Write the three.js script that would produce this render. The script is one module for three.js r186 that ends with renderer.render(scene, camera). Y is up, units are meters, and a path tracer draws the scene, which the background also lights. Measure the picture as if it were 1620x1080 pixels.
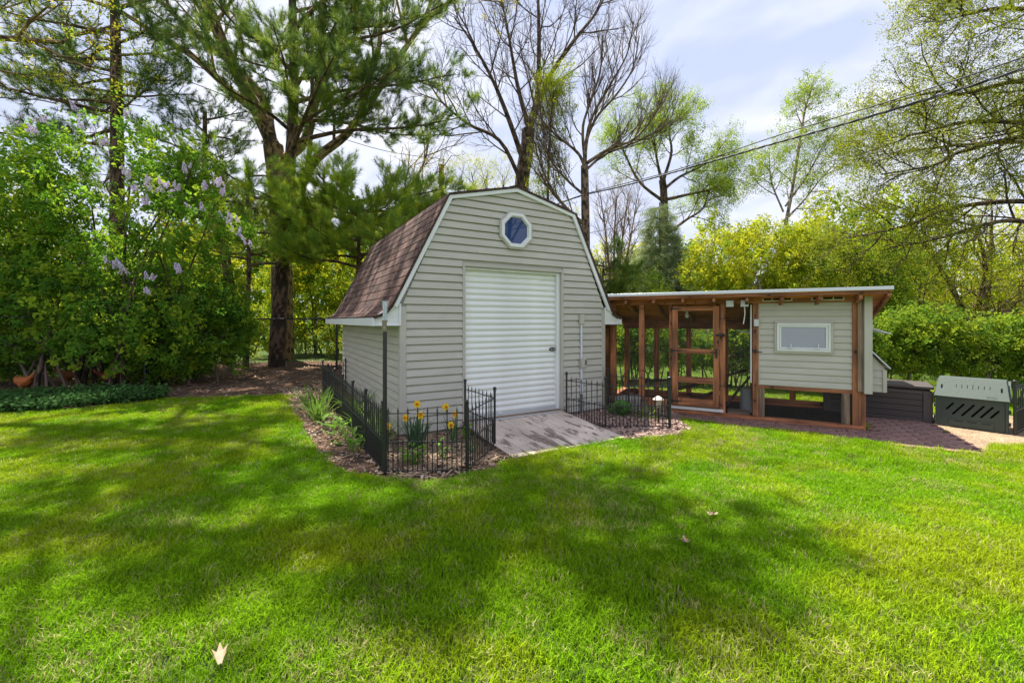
import * as THREE from 'three';
import { mergeGeometries, mergeVertices, toCreasedNormals } from 'three/addons/utils/BufferGeometryUtils.js';
import { MarchingCubes } from 'three/addons/objects/MarchingCubes.js';

// ---------------------------------------------------------------- camera, sky, sun, exposure
const scene = new THREE.Scene();
const camera = new THREE.PerspectiveCamera(76.87, 1.5, 0.05, 1500);
camera.position.set(0, 1.45, 0);
camera.lookAt(0, 1.45, -10);
camera.setViewOffset(1620, 1080, 0, 33, 1620, 1080);
camera.updateProjectionMatrix();

const renderer = new THREE.WebGLRenderer({ antialias: true });
renderer.setSize(1024, 682);
renderer.toneMapping = THREE.LinearToneMapping;
renderer.toneMappingExposure = 2.5;
renderer.shadowMap.enabled = true;

function rng(seed) { let a = seed >>> 0; return () => { a = (a + 0x6D2B79F5) | 0; let t = Math.imul(a ^ (a >>> 15), 1 | a); t = (t + Math.imul(t ^ (t >>> 7), 61 | t)) ^ t; return ((t ^ (t >>> 14)) >>> 0) / 4294967296; }; }
const clamp = (v, a, b) => Math.min(b, Math.max(a, v));
const smooth = (a, b, v) => { const t = clamp((v - a) / (b - a), 0, 1); return t * t * (3 - 2 * t); };
const lerp = (a, b, t) => a + (b - a) * t;
function hash3(x, y, z) { let h = Math.imul(x, 374761393) ^ Math.imul(y, 668265263) ^ Math.imul(z, 2147483647 ^ 0x5bd1e995); h = Math.imul(h ^ (h >>> 13), 1274126177); h ^= h >>> 16; return (h >>> 0) / 4294967296; }
function vnoise(x, y, z, px = 0, py = 0) {   // value noise, periodic in x / y when px / py are given
  const xi = Math.floor(x), yi = Math.floor(y), zi = Math.floor(z); let fx = x - xi, fy = y - yi, fz = z - zi;
  fx = fx * fx * (3 - 2 * fx); fy = fy * fy * (3 - 2 * fy); fz = fz * fz * (3 - 2 * fz);
  const wx = i => px ? ((i % px) + px) % px : i, wy = i => py ? ((i % py) + py) % py : i;
  const x0 = wx(xi), x1 = wx(xi + 1), y0 = wy(yi), y1 = wy(yi + 1);
  return lerp(lerp(lerp(hash3(x0, y0, zi), hash3(x1, y0, zi), fx), lerp(hash3(x0, y1, zi), hash3(x1, y1, zi), fx), fy),
    lerp(lerp(hash3(x0, y0, zi + 1), hash3(x1, y0, zi + 1), fx), lerp(hash3(x0, y1, zi + 1), hash3(x1, y1, zi + 1), fx), fy), fz);
}
function fbm(x, y, z, oct = 4) { let s = 0, a = 0.5, t = 0; for (let i = 0; i < oct; i++) { s += a * vnoise(x, y, z + i * 17); t += a; a *= 0.5; x *= 2.03; y *= 2.03; z *= 2.03; } return s / t; }

// the sun stands high behind the trees to the left
const SUN = new THREE.Vector3(-0.50, 1.88, -0.58).normalize();
const sun = new THREE.DirectionalLight(new THREE.Color(1, 0.95, 0.85), 4.6);
sun.target.position.set(0, 0, -6); sun.position.copy(SUN).multiplyScalar(60).add(sun.target.position);
sun.castShadow = true; sun.shadow.radius = 0.9; sun.shadow.mapSize.set(4096, 4096);
Object.assign(sun.shadow.camera, { left: -30, right: 30, top: 30, bottom: -30, near: 1, far: 140 });
scene.add(sun, sun.target);

{ // spring sky: pale lavender blue with bands of thin high cloud
  const W = 1536, H = 768, data = new Float32Array(W * H * 4);
  for (let j = 0; j < H; j++) {
    const el = ((j + 0.5) / H - 0.5) * Math.PI, y = Math.sin(el), c = Math.cos(el);
    for (let i = 0; i < W; i++) {
      const az = ((i + 0.5) / W - 0.5) * 2 * Math.PI, x = Math.cos(az) * c, z = Math.sin(az) * c, k = (j * W + i) * 4;
      const h = Math.max(0.03, y);
      // clouds on a sheet overhead, streaked
      const u = x / (h + 0.22), v = z / (h + 0.22);
      const a = u * 0.80 + v * 0.60, b = -u * 0.60 + v * 0.80;
      const warp = fbm(a * 1.1 + 3, b * 1.1, 5, 4) - 0.5;
      const n = fbm(a * 0.9 + warp * 1.6 + 7, b * 2.2 + warp * 2.2, 1.5, 6) * 0.55 + fbm(a * 3.2 + warp * 2, b * 6.5 + warp * 2, 9.5, 6) * 0.27 + fbm(a * 9, b * 12 + warp * 4, 3.5, 4) * 0.18;
      let cloud = smooth(0.36, 0.66, n + 0.03 * (1 - y));
      cloud = 0.10 + 0.90 * cloud;
      const t = Math.pow(1 - clamp(y, 0, 1), 2.2);
      const sky = [lerp(0.215, 0.34, t), lerp(0.26, 0.37, t), lerp(0.40, 0.46, t)];
      const cl = [0.455, 0.46, 0.50];
      const s = 1.0;
      for (let q = 0; q < 3; q++) data[k + q] = s * lerp(sky[q], cl[q], clamp(cloud, 0, 1));
      data[k + 3] = 1;
    }
  }
  const tex = new THREE.DataTexture(data, W, H, THREE.RGBAFormat, THREE.FloatType);
  tex.mapping = THREE.EquirectangularReflectionMapping; tex.magFilter = THREE.LinearFilter; tex.minFilter = THREE.LinearFilter; tex.needsUpdate = true;
  scene.background = tex; scene.environment = tex;
}

// ---------------------------------------------------------------- helpers
const names = new Map();
function numbered(name) { const n = names.get(name) || 0; names.set(name, n + 1); return n ? `${name}_${String(n).padStart(3, '0')}` : name; }
function tag(o, label, category, group, kind) { if (label) o.userData.label = label; if (category) o.userData.category = category; if (group) o.userData.group = group; if (kind) o.userData.kind = kind; return o; }
const V = (x, y, d) => new THREE.Vector3(x, y, -d);          // metres: right, up, away from the camera
function thing(name, label, category, [x, y, d] = [0, 0, 0], turn = 0, group) {
  const o = new THREE.Group(); o.name = numbered(name); o.position.set(x, y, -d); o.rotation.y = turn; scene.add(o); return tag(o, label, category, group);
}
function part(name, geo, mat, parent, kind) { const m = new THREE.Mesh(geo, mat); m.name = name; m.castShadow = m.receiveShadow = true; parent.add(m); if (kind) m.userData.kind = kind; return m; }
function structure(name, geo, mat) { const m = new THREE.Mesh(geo, mat); m.name = numbered(name); m.castShadow = m.receiveShadow = true; m.userData.kind = 'structure'; scene.add(m); return m; }
function copies(name, geo, mat, mats4, colors, parent) {
  const im = new THREE.InstancedMesh(geo, mat, mats4.length); im.name = parent ? name : numbered(name);
  mats4.forEach((m, i) => im.setMatrixAt(i, m)); if (colors) colors.forEach((c, i) => im.setColorAt(i, c));
  im.castShadow = im.receiveShadow = true; im.userData.kind = 'stuff'; (parent || scene).add(im); return im;
}
const lin = (r, g, b) => new THREE.Color().setRGB(r, g, b);
const std = (c, rough = 0.8, o = {}) => new THREE.MeshStandardMaterial({ color: c, roughness: rough, metalness: 0, ...o });
const phys = (c, rough, o = {}) => new THREE.MeshPhysicalMaterial({ color: c, roughness: rough, ...o });

function tex(w, h, fn, srgb = true, repeat) {          // fn(u, v) -> [r, g, b] 0..1 or a number
  const d = new Uint8Array(w * h * 4);
  for (let j = 0; j < h; j++) for (let i = 0; i < w; i++) {
    const c = fn(i / w, j / h), k = (j * w + i) * 4;
    if (typeof c === 'number') d[k] = d[k + 1] = d[k + 2] = clamp(c, 0, 1) * 255; else { d[k] = clamp(c[0], 0, 1) * 255; d[k + 1] = clamp(c[1], 0, 1) * 255; d[k + 2] = clamp(c[2], 0, 1) * 255; }
    d[k + 3] = 255;
  }
  const t = new THREE.DataTexture(d, w, h); t.wrapS = t.wrapT = THREE.RepeatWrapping; t.magFilter = THREE.LinearFilter; t.minFilter = THREE.LinearMipmapLinearFilter; t.generateMipmaps = true;
  if (srgb) t.colorSpace = THREE.SRGBColorSpace; if (repeat) t.repeat.set(...repeat); t.needsUpdate = true; return t;
}
const pf = (u, v, fu, fv, z, oct = 4) => { let s = 0, a = 0.5, t = 0; for (let i = 0; i < oct; i++) { s += a * vnoise(u * fu, v * fv, z + i * 11, fu, fv); t += a; a *= 0.5; fu *= 2; fv *= 2; } return s / t; };

// a box with chamfered edges, uv in metres with u along the longest side
function cbox(w, h, d, c = 0.004, seed = 0) {
  const x = w / 2, y = h / 2, z = d / 2; c = Math.min(c, x * 0.45, y * 0.45, z * 0.45);
  const P = [], tri = (a, b, e) => P.push(...a, ...b, ...e), quad = (a, b, e, f) => { tri(a, b, e); tri(a, e, f); };
  const v = (sx, sy, sz, ax) => [sx * (ax === 0 ? x : x - c), sy * (ax === 1 ? y : y - c), sz * (ax === 2 ? z : z - c)];
  for (const s of [-1, 1]) {
    const F = (ax, A) => { const q = A.map(p => v(...p, ax)); s > 0 ? quad(...q) : quad(q[3], q[2], q[1], q[0]); };
    F(0, [[s, -1, 1], [s, -1, -1], [s, 1, -1], [s, 1, 1]]);
    F(1, [[-1, s, 1], [1, s, 1], [1, s, -1], [-1, s, -1]]);
    F(2, [[-1, -1, s], [1, -1, s], [1, 1, s], [-1, 1, s]]);
  }
  const E = (a, b, e, f) => { // quad with outward winding
    const n = new THREE.Vector3().subVectors(new THREE.Vector3(...b), new THREE.Vector3(...a)).cross(new THREE.Vector3().subVectors(new THREE.Vector3(...e), new THREE.Vector3(...a)));
    const m = new THREE.Vector3(a[0] + e[0], a[1] + e[1], a[2] + e[2]); n.dot(m) > 0 ? quad(a, b, e, f) : quad(f, e, b, a);
  };
  for (const s of [-1, 1]) for (const t of [-1, 1]) {
    E(v(s, t, -1, 0), v(s, t, 1, 0), v(s, t, 1, 1), v(s, t, -1, 1));
    E(v(s, -1, t, 0), v(s, 1, t, 0), v(s, 1, t, 2), v(s, -1, t, 2));
    E(v(-1, s, t, 1), v(1, s, t, 1), v(1, s, t, 2), v(-1, s, t, 2));
    for (const q of [-1, 1]) { const a = v(s, t, q, 0), b = v(s, t, q, 1), e = v(s, t, q, 2); s * t * q > 0 ? tri(a, b, e) : tri(a, e, b); }
  }
  return uvm(flat(P), seed);
}
function flat(P) { const g = new THREE.BufferGeometry(); g.setAttribute('position', new THREE.Float32BufferAttribute(P, 3)); g.computeVertexNormals(); return g; }
// uv in metres from the main axes of each face; u follows the longest side of the piece
function uvm(g, seed = 0, along) {
  if (g.index) g = g.toNonIndexed();
  if (!g.attributes.normal) g.computeVertexNormals();
  g.computeBoundingBox(); const s = g.boundingBox.getSize(new THREE.Vector3()), L = along ?? (s.x >= s.y && s.x >= s.z ? 0 : s.y >= s.z ? 1 : 2);
  const p = g.attributes.position, n = g.attributes.normal, uv = new Float32Array(p.count * 2), ou = (seed * 0.7548) % 1 * 5, ov = (seed * 0.5698) % 1 * 5;
  for (let i = 0; i < p.count; i += 3) {
    let nx = 0, ny = 0, nz = 0; for (let k = 0; k < 3; k++) { nx += n.getX(i + k); ny += n.getY(i + k); nz += n.getZ(i + k); }
    nx = Math.abs(nx); ny = Math.abs(ny); nz = Math.abs(nz); const ax = nx >= ny && nx >= nz ? 0 : ny >= nz ? 1 : 2;
    for (let k = 0; k < 3; k++) {
      const c = [p.getX(i + k), p.getY(i + k), p.getZ(i + k)], rest = [0, 1, 2].filter(q => q !== ax);
      let a = rest[0], b = rest[1]; if (b === L) [a, b] = [b, a];
      uv[(i + k) * 2] = c[a] + ou; uv[(i + k) * 2 + 1] = c[b] + ov + ax * 0.37;
    }
  }
  g.setAttribute('uv', new THREE.BufferAttribute(uv, 2)); return g;
}
const at = (g, x, y, z, rx = 0, ry = 0, rz = 0) => { g.applyMatrix4(new THREE.Matrix4().compose(new THREE.Vector3(x, y, z), new THREE.Quaternion().setFromEuler(new THREE.Euler(rx, ry, rz)), new THREE.Vector3(1, 1, 1))); return g; };
let SEED = 1; const cb = (w, h, d, x, y, z, c = 0.004) => at(cbox(w, h, d, c, SEED++), x, y, z);
// a straight round bar between two points
function rod(a, b, r, n = 8, r2 = r) { const L = a.distanceTo(b), g = new THREE.CylinderGeometry(r2, r, L, n, 1); g.translate(0, L / 2, 0); g.applyQuaternion(new THREE.Quaternion().setFromUnitVectors(new THREE.Vector3(0, 1, 0), b.clone().sub(a).normalize())); g.translate(a.x, a.y, a.z); return g; }
const cyl = (r, h, x, y, z, n = 10, r2 = r) => { const g = new THREE.CylinderGeometry(r2, r, h, n, 1); g.translate(x, y + h / 2, z); return g; };
const v3 = (x, y, z) => new THREE.Vector3(x, y, z);
function sheet(pts, y, step = 0) {      // flat polygon on the ground, pts [x, d], uv in metres
  const s = new THREE.Shape(pts.map(([x, d]) => new THREE.Vector2(x, d))), g = new THREE.ShapeGeometry(s); g.rotateX(-Math.PI / 2); g.translate(0, y, 0);
  const p = g.attributes.position, uv = g.attributes.uv; for (let i = 0; i < p.count; i++) uv.setXY(i, p.getX(i), p.getZ(i)); return g;
}
const inside = (x, d, P) => { let c = false; for (let i = 0, j = P.length - 1; i < P.length; j = i++) { const [a, b] = P[i], [e, f] = P[j]; if ((b > d) !== (f > d) && x < (e - a) * (d - b) / (f - b) + a) c = !c; } return c; };

// ---------------------------------------------------------------- textures and materials
const T = {};
T.grain = tex(512, 256, (u, v) => { const w = pf(u, v, 2, 10, 3, 3); const g = pf(u, v + w * 0.03, 4, 64, 7, 3), f = pf(u, v, 16, 128, 21, 2); return 0.5 + (g - 0.5) * 0.9 + (f - 0.5) * 0.4; }, false);
T.cedar = tex(512, 256, (u, v) => { const g = pf(u, v + 0.03 * pf(u, v, 2, 4, 5, 2), 3, 40, 7, 4), b = pf(u, v, 3, 5, 33, 3), k = smooth(0.74, 0.84, pf(u, v, 9, 14, 71, 2)); const t = 0.92 + (g - 0.5) * 0.75 + (b - 0.5) * 0.45; return [0.70 * t * (1 - 0.4 * k), 0.44 * t * (1 - 0.45 * k), 0.285 * t * (1 - 0.45 * k)]; });
T.greywood = tex(512, 256, (u, v) => { const g = pf(u, v, 3, 48, 17, 4), b = pf(u, v, 3, 5, 43, 3); const t = 0.72 + (g - 0.5) * 0.8 + (b - 0.5) * 0.35; return [0.66 * t, 0.56 * t, 0.47 * t]; });
T.speck = tex(512, 512, (u, v) => 0.5 + (pf(u, v, 64, 64, 3, 3) - 0.5) * 1.1, false);
T.mottle = tex(512, 512, (u, v) => { const a = 0.86 + 0.28 * (pf(u, v, 5, 5, 9, 5) - 0.5) + 0.16 * (pf(u, v, 90, 90, 19, 2) - 0.5); return [a, a, a]; });
T.vinyl = tex(256, 256, (u, v) => { const a = 0.955 + 0.05 * (pf(u, v, 4, 40, 9, 3) - 0.5) + 0.06 * (pf(u, v, 3, 3, 12, 3) - 0.5); return [a, a, a * 0.995]; });
T.granule = tex(512, 512, (u, v) => { const a = pf(u, v, 100, 100, 3, 2), b = pf(u, v, 7, 7, 8, 4), k = 0.72 + (a - 0.5) * 1.15 + (b - 0.5) * 0.35; return [k, k * (0.97 + 0.05 * b), k * (0.97 + 0.05 * b)]; });
T.bark = tex(512, 512, (u, v) => { const w = pf(u, v, 4, 4, 4, 3), f = pf(u + w * 0.05, v, 26, 7, 11, 4), c = smooth(0.33, 0.6, f), q = pf(u, v, 8, 8, 31, 4); const t = 0.45 + 0.5 * c + (q - 0.5) * 0.3; return [t, t * 0.93, t * 0.86]; });
T.barkh = tex(512, 512, (u, v) => { const w = pf(u, v, 4, 4, 4, 3), f = pf(u + w * 0.05, v, 26, 7, 11, 4); return smooth(0.3, 0.62, f); }, false);
T.soil = tex(512, 512, (u, v) => { const a = pf(u, v, 6, 6, 3, 5), b = pf(u, v, 70, 70, 13, 3), l = smooth(0.66, 0.74, pf(u, v, 40, 40, 57, 2)); const t = 0.66 + (a - 0.5) * 0.7 + (b - 0.5) * 0.8; return [0.50 * t + 0.22 * l, 0.385 * t + 0.19 * l, 0.29 * t + 0.15 * l]; });
T.turf = tex(512, 512, (u, v) => { const a = pf(u, v, 5, 5, 3, 5), b = pf(u, v, 80, 80, 13, 3), t = 0.6 + (a - 0.5) * 0.5 + (b - 0.5) * 0.9; return [0.46 * t, 0.56 * t, 0.17 * t]; });
T.sand = tex(512, 512, (u, v) => { const a = pf(u, v, 5, 5, 3, 5), b = pf(u, v, 110, 110, 13, 2), t = 0.8 + (a - 0.5) * 0.3 + (b - 0.5) * 0.8; return [0.74 * t, 0.645 * t, 0.53 * t]; });
T.brick = tex(512, 512, (u, v) => { const a = pf(u, v, 6, 6, 3, 5), b = pf(u, v, 90, 90, 13, 2), t = 0.85 + (a - 0.5) * 0.5 + (b - 0.5) * 0.5; return [t, t, t]; });
// weathered ramp boards: dull paint over grey wood, the paint flaked off along the grain in short streaks
T.ramp = tex(1024, 1024, (u, v) => {
  const w = pf(u, v, 4, 6, 2, 4) - 0.5, g = pf(u, v, 3, 120, 7, 4), st = pf(u + 0.05 * w, v + 0.02 * w, 10, 34, 41, 5), zone = pf(u, v, 3, 3, 77, 3), fine = pf(u, v, 60, 160, 5, 2), fl = smooth(0.56, 0.72, st + (zone - 0.5) * 0.5 + (fine - 0.5) * 0.35);
  const m = pf(u, v, 4, 4, 91, 5), p = 0.94 + (m - 0.5) * 0.34 + (g - 0.5) * 0.2 + (fine - 0.5) * 0.1, q = 0.74 + (g - 0.5) * 0.4 + (fine - 0.5) * 0.2;
  return [lerp(0.86 * p, 0.70 * q, fl), lerp(0.785 * p, 0.61 * q, fl), lerp(0.72 * p, 0.54 * q, fl)];
});
const M = {};
M.siding = std(lin(0.55, 0.52, 0.455), 0.55, { map: T.vinyl, bumpMap: T.grain, bumpScale: 0.0006 });
M.sidingTrim = std(lin(0.52, 0.49, 0.43), 0.5, { map: T.vinyl });
M.white = std(lin(0.84, 0.845, 0.85), 0.45, { map: T.vinyl });
M.doorWhite = phys(lin(0.88, 0.88, 0.86), 0.38, { map: T.vinyl, clearcoat: 0.2, clearcoatRoughness: 0.4 });
M.roofs = [[0.175, 0.092, 0.074], [0.205, 0.108, 0.086], [0.145, 0.078, 0.066], [0.19, 0.105, 0.086], [0.225, 0.118, 0.096], [0.125, 0.074, 0.066]].map(c => std(lin(...c), 0.95, { map: T.granule, bumpMap: T.speck, bumpScale: 0.002 }));
M.black = phys(lin(0.012, 0.0125, 0.014), 0.42, { clearcoat: 0.25, clearcoatRoughness: 0.35 });
M.iron = std(lin(0.02, 0.02, 0.021), 0.5);
M.cedar = std(lin(0.84, 0.88, 0.94), 0.75, { map: T.cedar, bumpMap: T.grain, bumpScale: 0.0012 });
M.greywood = std(lin(0.9, 0.9, 0.9), 0.85, { map: T.greywood, bumpMap: T.grain, bumpScale: 0.0015 });
M.ply = std(lin(1.25, 1.1, 0.85), 0.8, { map: T.cedar, bumpMap: T.grain, bumpScale: 0.0006 });
M.metalRoof = std(lin(0.62, 0.65, 0.68), 0.35, { metalness: 0.5 });
M.galv = std(lin(0.55, 0.57, 0.58), 0.4, { metalness: 0.4 });
M.ramp = std(0xffffff, 0.85, { map: T.ramp, bumpMap: T.grain, bumpScale: 0.0012 });
M.concrete = std(lin(0.42, 0.40, 0.37), 0.9, { map: T.mottle, bumpMap: T.speck, bumpScale: 0.002 });
M.glass = phys(lin(0.95, 0.97, 1), 0.02, { transmission: 1, thickness: 0, ior: 1.5 });
M.barkPine = std(lin(0.21, 0.15, 0.12), 0.95, { map: T.bark, bumpMap: T.barkh, bumpScale: 0.03 });
M.barkOak = std(lin(0.40, 0.315, 0.215), 0.95, { map: T.bark, bumpMap: T.barkh, bumpScale: 0.03 });
M.barkGrey = std(lin(0.16, 0.125, 0.105), 0.95, { map: T.bark, bumpMap: T.barkh, bumpScale: 0.02 });
M.barkLight = std(lin(0.25, 0.195, 0.16), 0.95, { map: T.bark, bumpMap: T.barkh, bumpScale: 0.02 });
M.barkBirch = std(lin(0.48, 0.44, 0.40), 0.9, { map: T.bark, bumpMap: T.barkh, bumpScale: 0.004 });
M.twig = std(lin(0.17, 0.125, 0.10), 0.95);
const leafMat = (tr = 0.5) => phys(0xffffff, 1, { transmission: tr, thickness: 0, side: THREE.DoubleSide, ior: 1.4, specularIntensity: 0.15 });
M.leaf = leafMat(0.58); M.needle = leafMat(0.5); M.blade = leafMat(0.45); M.gloss = leafMat(0.4);
// ---------------------------------------------------------------- ground, beds, paving
const ground = new THREE.PlaneGeometry(700, 700); ground.rotateX(-Math.PI / 2);
{ const p = ground.attributes.position, uv = ground.attributes.uv; for (let i = 0; i < p.count; i++) uv.setXY(i, p.getX(i) / 1.7, p.getZ(i) / 1.7); }
structure('ground', ground, std(lin(0.75, 0.9, 0.4), 1, { map: T.turf, bumpMap: T.speck, bumpScale: 0.006 }));
const A0 = [-1.365, 5.256], TH = 0.5251, ax = [Math.cos(TH), Math.sin(TH)], bx = [-Math.sin(TH), Math.cos(TH)];
const shedAt = (s, u) => [A0[0] + ax[0] * s + bx[0] * u, A0[1] + ax[1] * s + bx[1] * u];   // along the front, away from it
const BED_L = [[-4.95, 9.1], [-4.35, 8.25], [-3.75, 7.25], [-3.1, 6.25], [-2.55, 5.4], [-2.28, 4.95], [-1.98, 4.5], [-1.62, 4.14], [-1.22, 3.9], [-0.85, 3.83], [-0.48, 3.93], [-0.2, 4.2], [0.02, 4.5], shedAt(0.85, -0.6), shedAt(0.85, 0.1), shedAt(0, 0.1), shedAt(0.05, 4.7)];
const BED_R = [shedAt(2.36, 0.05), shedAt(2.36, -1.1), [1.34, 5.2], [1.7, 5.27], [2.12, 5.4], [2.36, 5.66], [2.42, 6.1], [2.6, 6.75], [2.5, 7.0], [1.9, 7.6], shedAt(3.2, 0.2)];
const DIRT = [[-6.75, 8.05], [-6.2, 7.9], [-5.6, 8.05], [-4.9, 8.2], [-4.2, 8.5], [-3.6, 8.9], [-3.2, 9.6], [-3.3, 11.2], [-4.2, 13.2], [-5.5, 15.2], [-7.4, 15.4], [-9.5, 14.6], [-10.8, 12.4], [-12.2, 10.4], [-12.8, 8.6], [-10, 8.2], [-8, 8.4]];
const IVY = [[-10.9, 5.5], [-9.3, 5.9], [-7.95, 6.5], [-7.1, 6.95], [-6.5, 7.6], [-6.45, 8.1], [-7.2, 8.35], [-8.3, 8.15], [-9.6, 7.9], [-11.8, 7.8]];
const soilMat = std(lin(0.95, 0.86, 0.8), 1, { map: T.soil, bumpMap: T.speck, bumpScale: 0.012 });
structure('garden_bed', sheet(BED_L, 0.004), soilMat);
structure('garden_bed', sheet(BED_R, 0.004), soilMat);
structure('bare_soil', sheet(DIRT, 0.004), std(lin(0.95, 0.82, 0.74), 1, { map: T.soil, bumpMap: T.speck, bumpScale: 0.012 }));
structure('ivy_bed', sheet(IVY, 0.008), std(lin(0.3, 0.27, 0.22), 1, { map: T.soil }));
const SAND = [[5.16, 4.72], [5.6, 4.98], [6.0, 4.98], [6.5, 5.0], [7.6, 5.2], [7.6, 6.6], [6.3, 6.6], [5.75, 6.0], [5.55, 5.45]];
structure('sand_path', sheet(SAND, 0.004), std(lin(0.80, 0.76, 0.70), 1, { map: T.sand, bumpMap: T.speck, bumpScale: 0.006 }));

// brick paving in front of the coop, each brick its own piece
const CO = [4.58, 5.64], CT = -0.4835, cax = [Math.cos(CT), Math.sin(CT)], cbz = [Math.sin(CT), -Math.cos(CT)]; // coop frame: right, towards the lawn
const coopAt = (x, z) => [CO[0] + cax[0] * x + cbz[0] * z, CO[1] + cax[1] * x + cbz[1] * z];
const PATIO = [[2.26, 6.72], [2.40, 6.40], [2.90, 5.98], [3.66, 5.56], [4.26, 5.12], [4.52, 4.90], [4.84, 4.73], [5.12, 4.60], [5.62, 5.55], [5.95, 6.1], [5.7, 6.45], [5.2, 6.9], [4.9, 5.9], [4.6, 5.62], coopAt(0, -0.05), coopAt(-2.45, -0.05)];
{
  structure('paving_base', sheet(PATIO, 0.006), std(lin(0.30, 0.25, 0.22), 1, { map: T.soil }));
  const pav = thing('brick_paving', 'reddish brick paving laid along the coop front and to the storage boxes', 'paving'); pav.userData.kind = 'structure'; delete pav.userData.category;
  const r = rng(5), cols = [[0.30, 0.165, 0.135], [0.34, 0.19, 0.155], [0.26, 0.15, 0.125], [0.32, 0.18, 0.155]].map(c => std(lin(...c), 0.9, { map: T.brick, bumpMap: T.speck, bumpScale: 0.002 }));
  const g1 = [0, 1, 2].map(k => cbox(0.196, 0.05, 0.096, 0.005, k + 3)), g2 = [0, 1].map(k => cbox(0.39, 0.05, 0.115, 0.006, k + 9));
  const put = (geo, x, z, turn) => { const [wx, wd] = coopAt(x, z); const m = part('brick', geo, cols[Math.floor(r() * 4)], pav); m.position.set(wx, -0.003 + 0.003 * (r() - 0.5), -wd); m.rotation.set((r() - 0.5) * 0.012, -CT * -1 + turn + (r() - 0.5) * 0.012, (r() - 0.5) * 0.012); };
  for (let k = 0; k < 7; k++) put(g2[k % 2], -2.35 + k * 0.397, 0.085, 0);
  for (let j = 0; j < 22; j++) for (let i = -26; i < 16; i++) {
    const x = i * 0.2 + (j % 2) * 0.1, z = -0.95 + j * 0.1 + 0.0;
    const [wx, wd] = coopAt(x, z); if (z < 0.16 && x < 0.14) continue; if (!inside(wx, wd, PATIO)) continue;
     put(g1[(i * 7 + j * 3 + 300) % 3], x, z, 0);
  }
}

// lawn: mown blades
function bladeTuft(seed, n, h, w, spread) {
  const r = rng(seed), P = [], N = [];
  for (let i = 0; i < n; i++) {
    const a = r() * 6.283, q = spread * Math.sqrt(r()), x = Math.cos(a) * q, z = Math.sin(a) * q, ya = r() * 6.283, hh = h * (0.55 + 0.65 * r()), lean = 0.25 + 0.75 * r(), ww = w * (0.7 + 0.6 * r());
    const dx = Math.cos(ya), dz = Math.sin(ya), sx = -dz * ww / 2, sz = dx * ww / 2, m = [x + dx * hh * lean * 0.3, hh * 0.6, z + dz * hh * lean * 0.3], t = [x + dx * hh * lean * 0.95, hh * (1 - 0.25 * lean), z + dz * hh * lean * 0.95];
    P.push(x - sx, 0, z - sz, x + sx, 0, z + sz, m[0] + sx * 0.85, m[1], m[2] + sz * 0.85, x - sx, 0, z - sz, m[0] + sx * 0.85, m[1], m[2] + sz * 0.85, m[0] - sx * 0.85, m[1], m[2] - sz * 0.85, m[0] - sx * 0.85, m[1], m[2] - sz * 0.85, m[0] + sx * 0.85, m[1], m[2] + sz * 0.85, ...t);
  }
  return flat(P);
}
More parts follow.
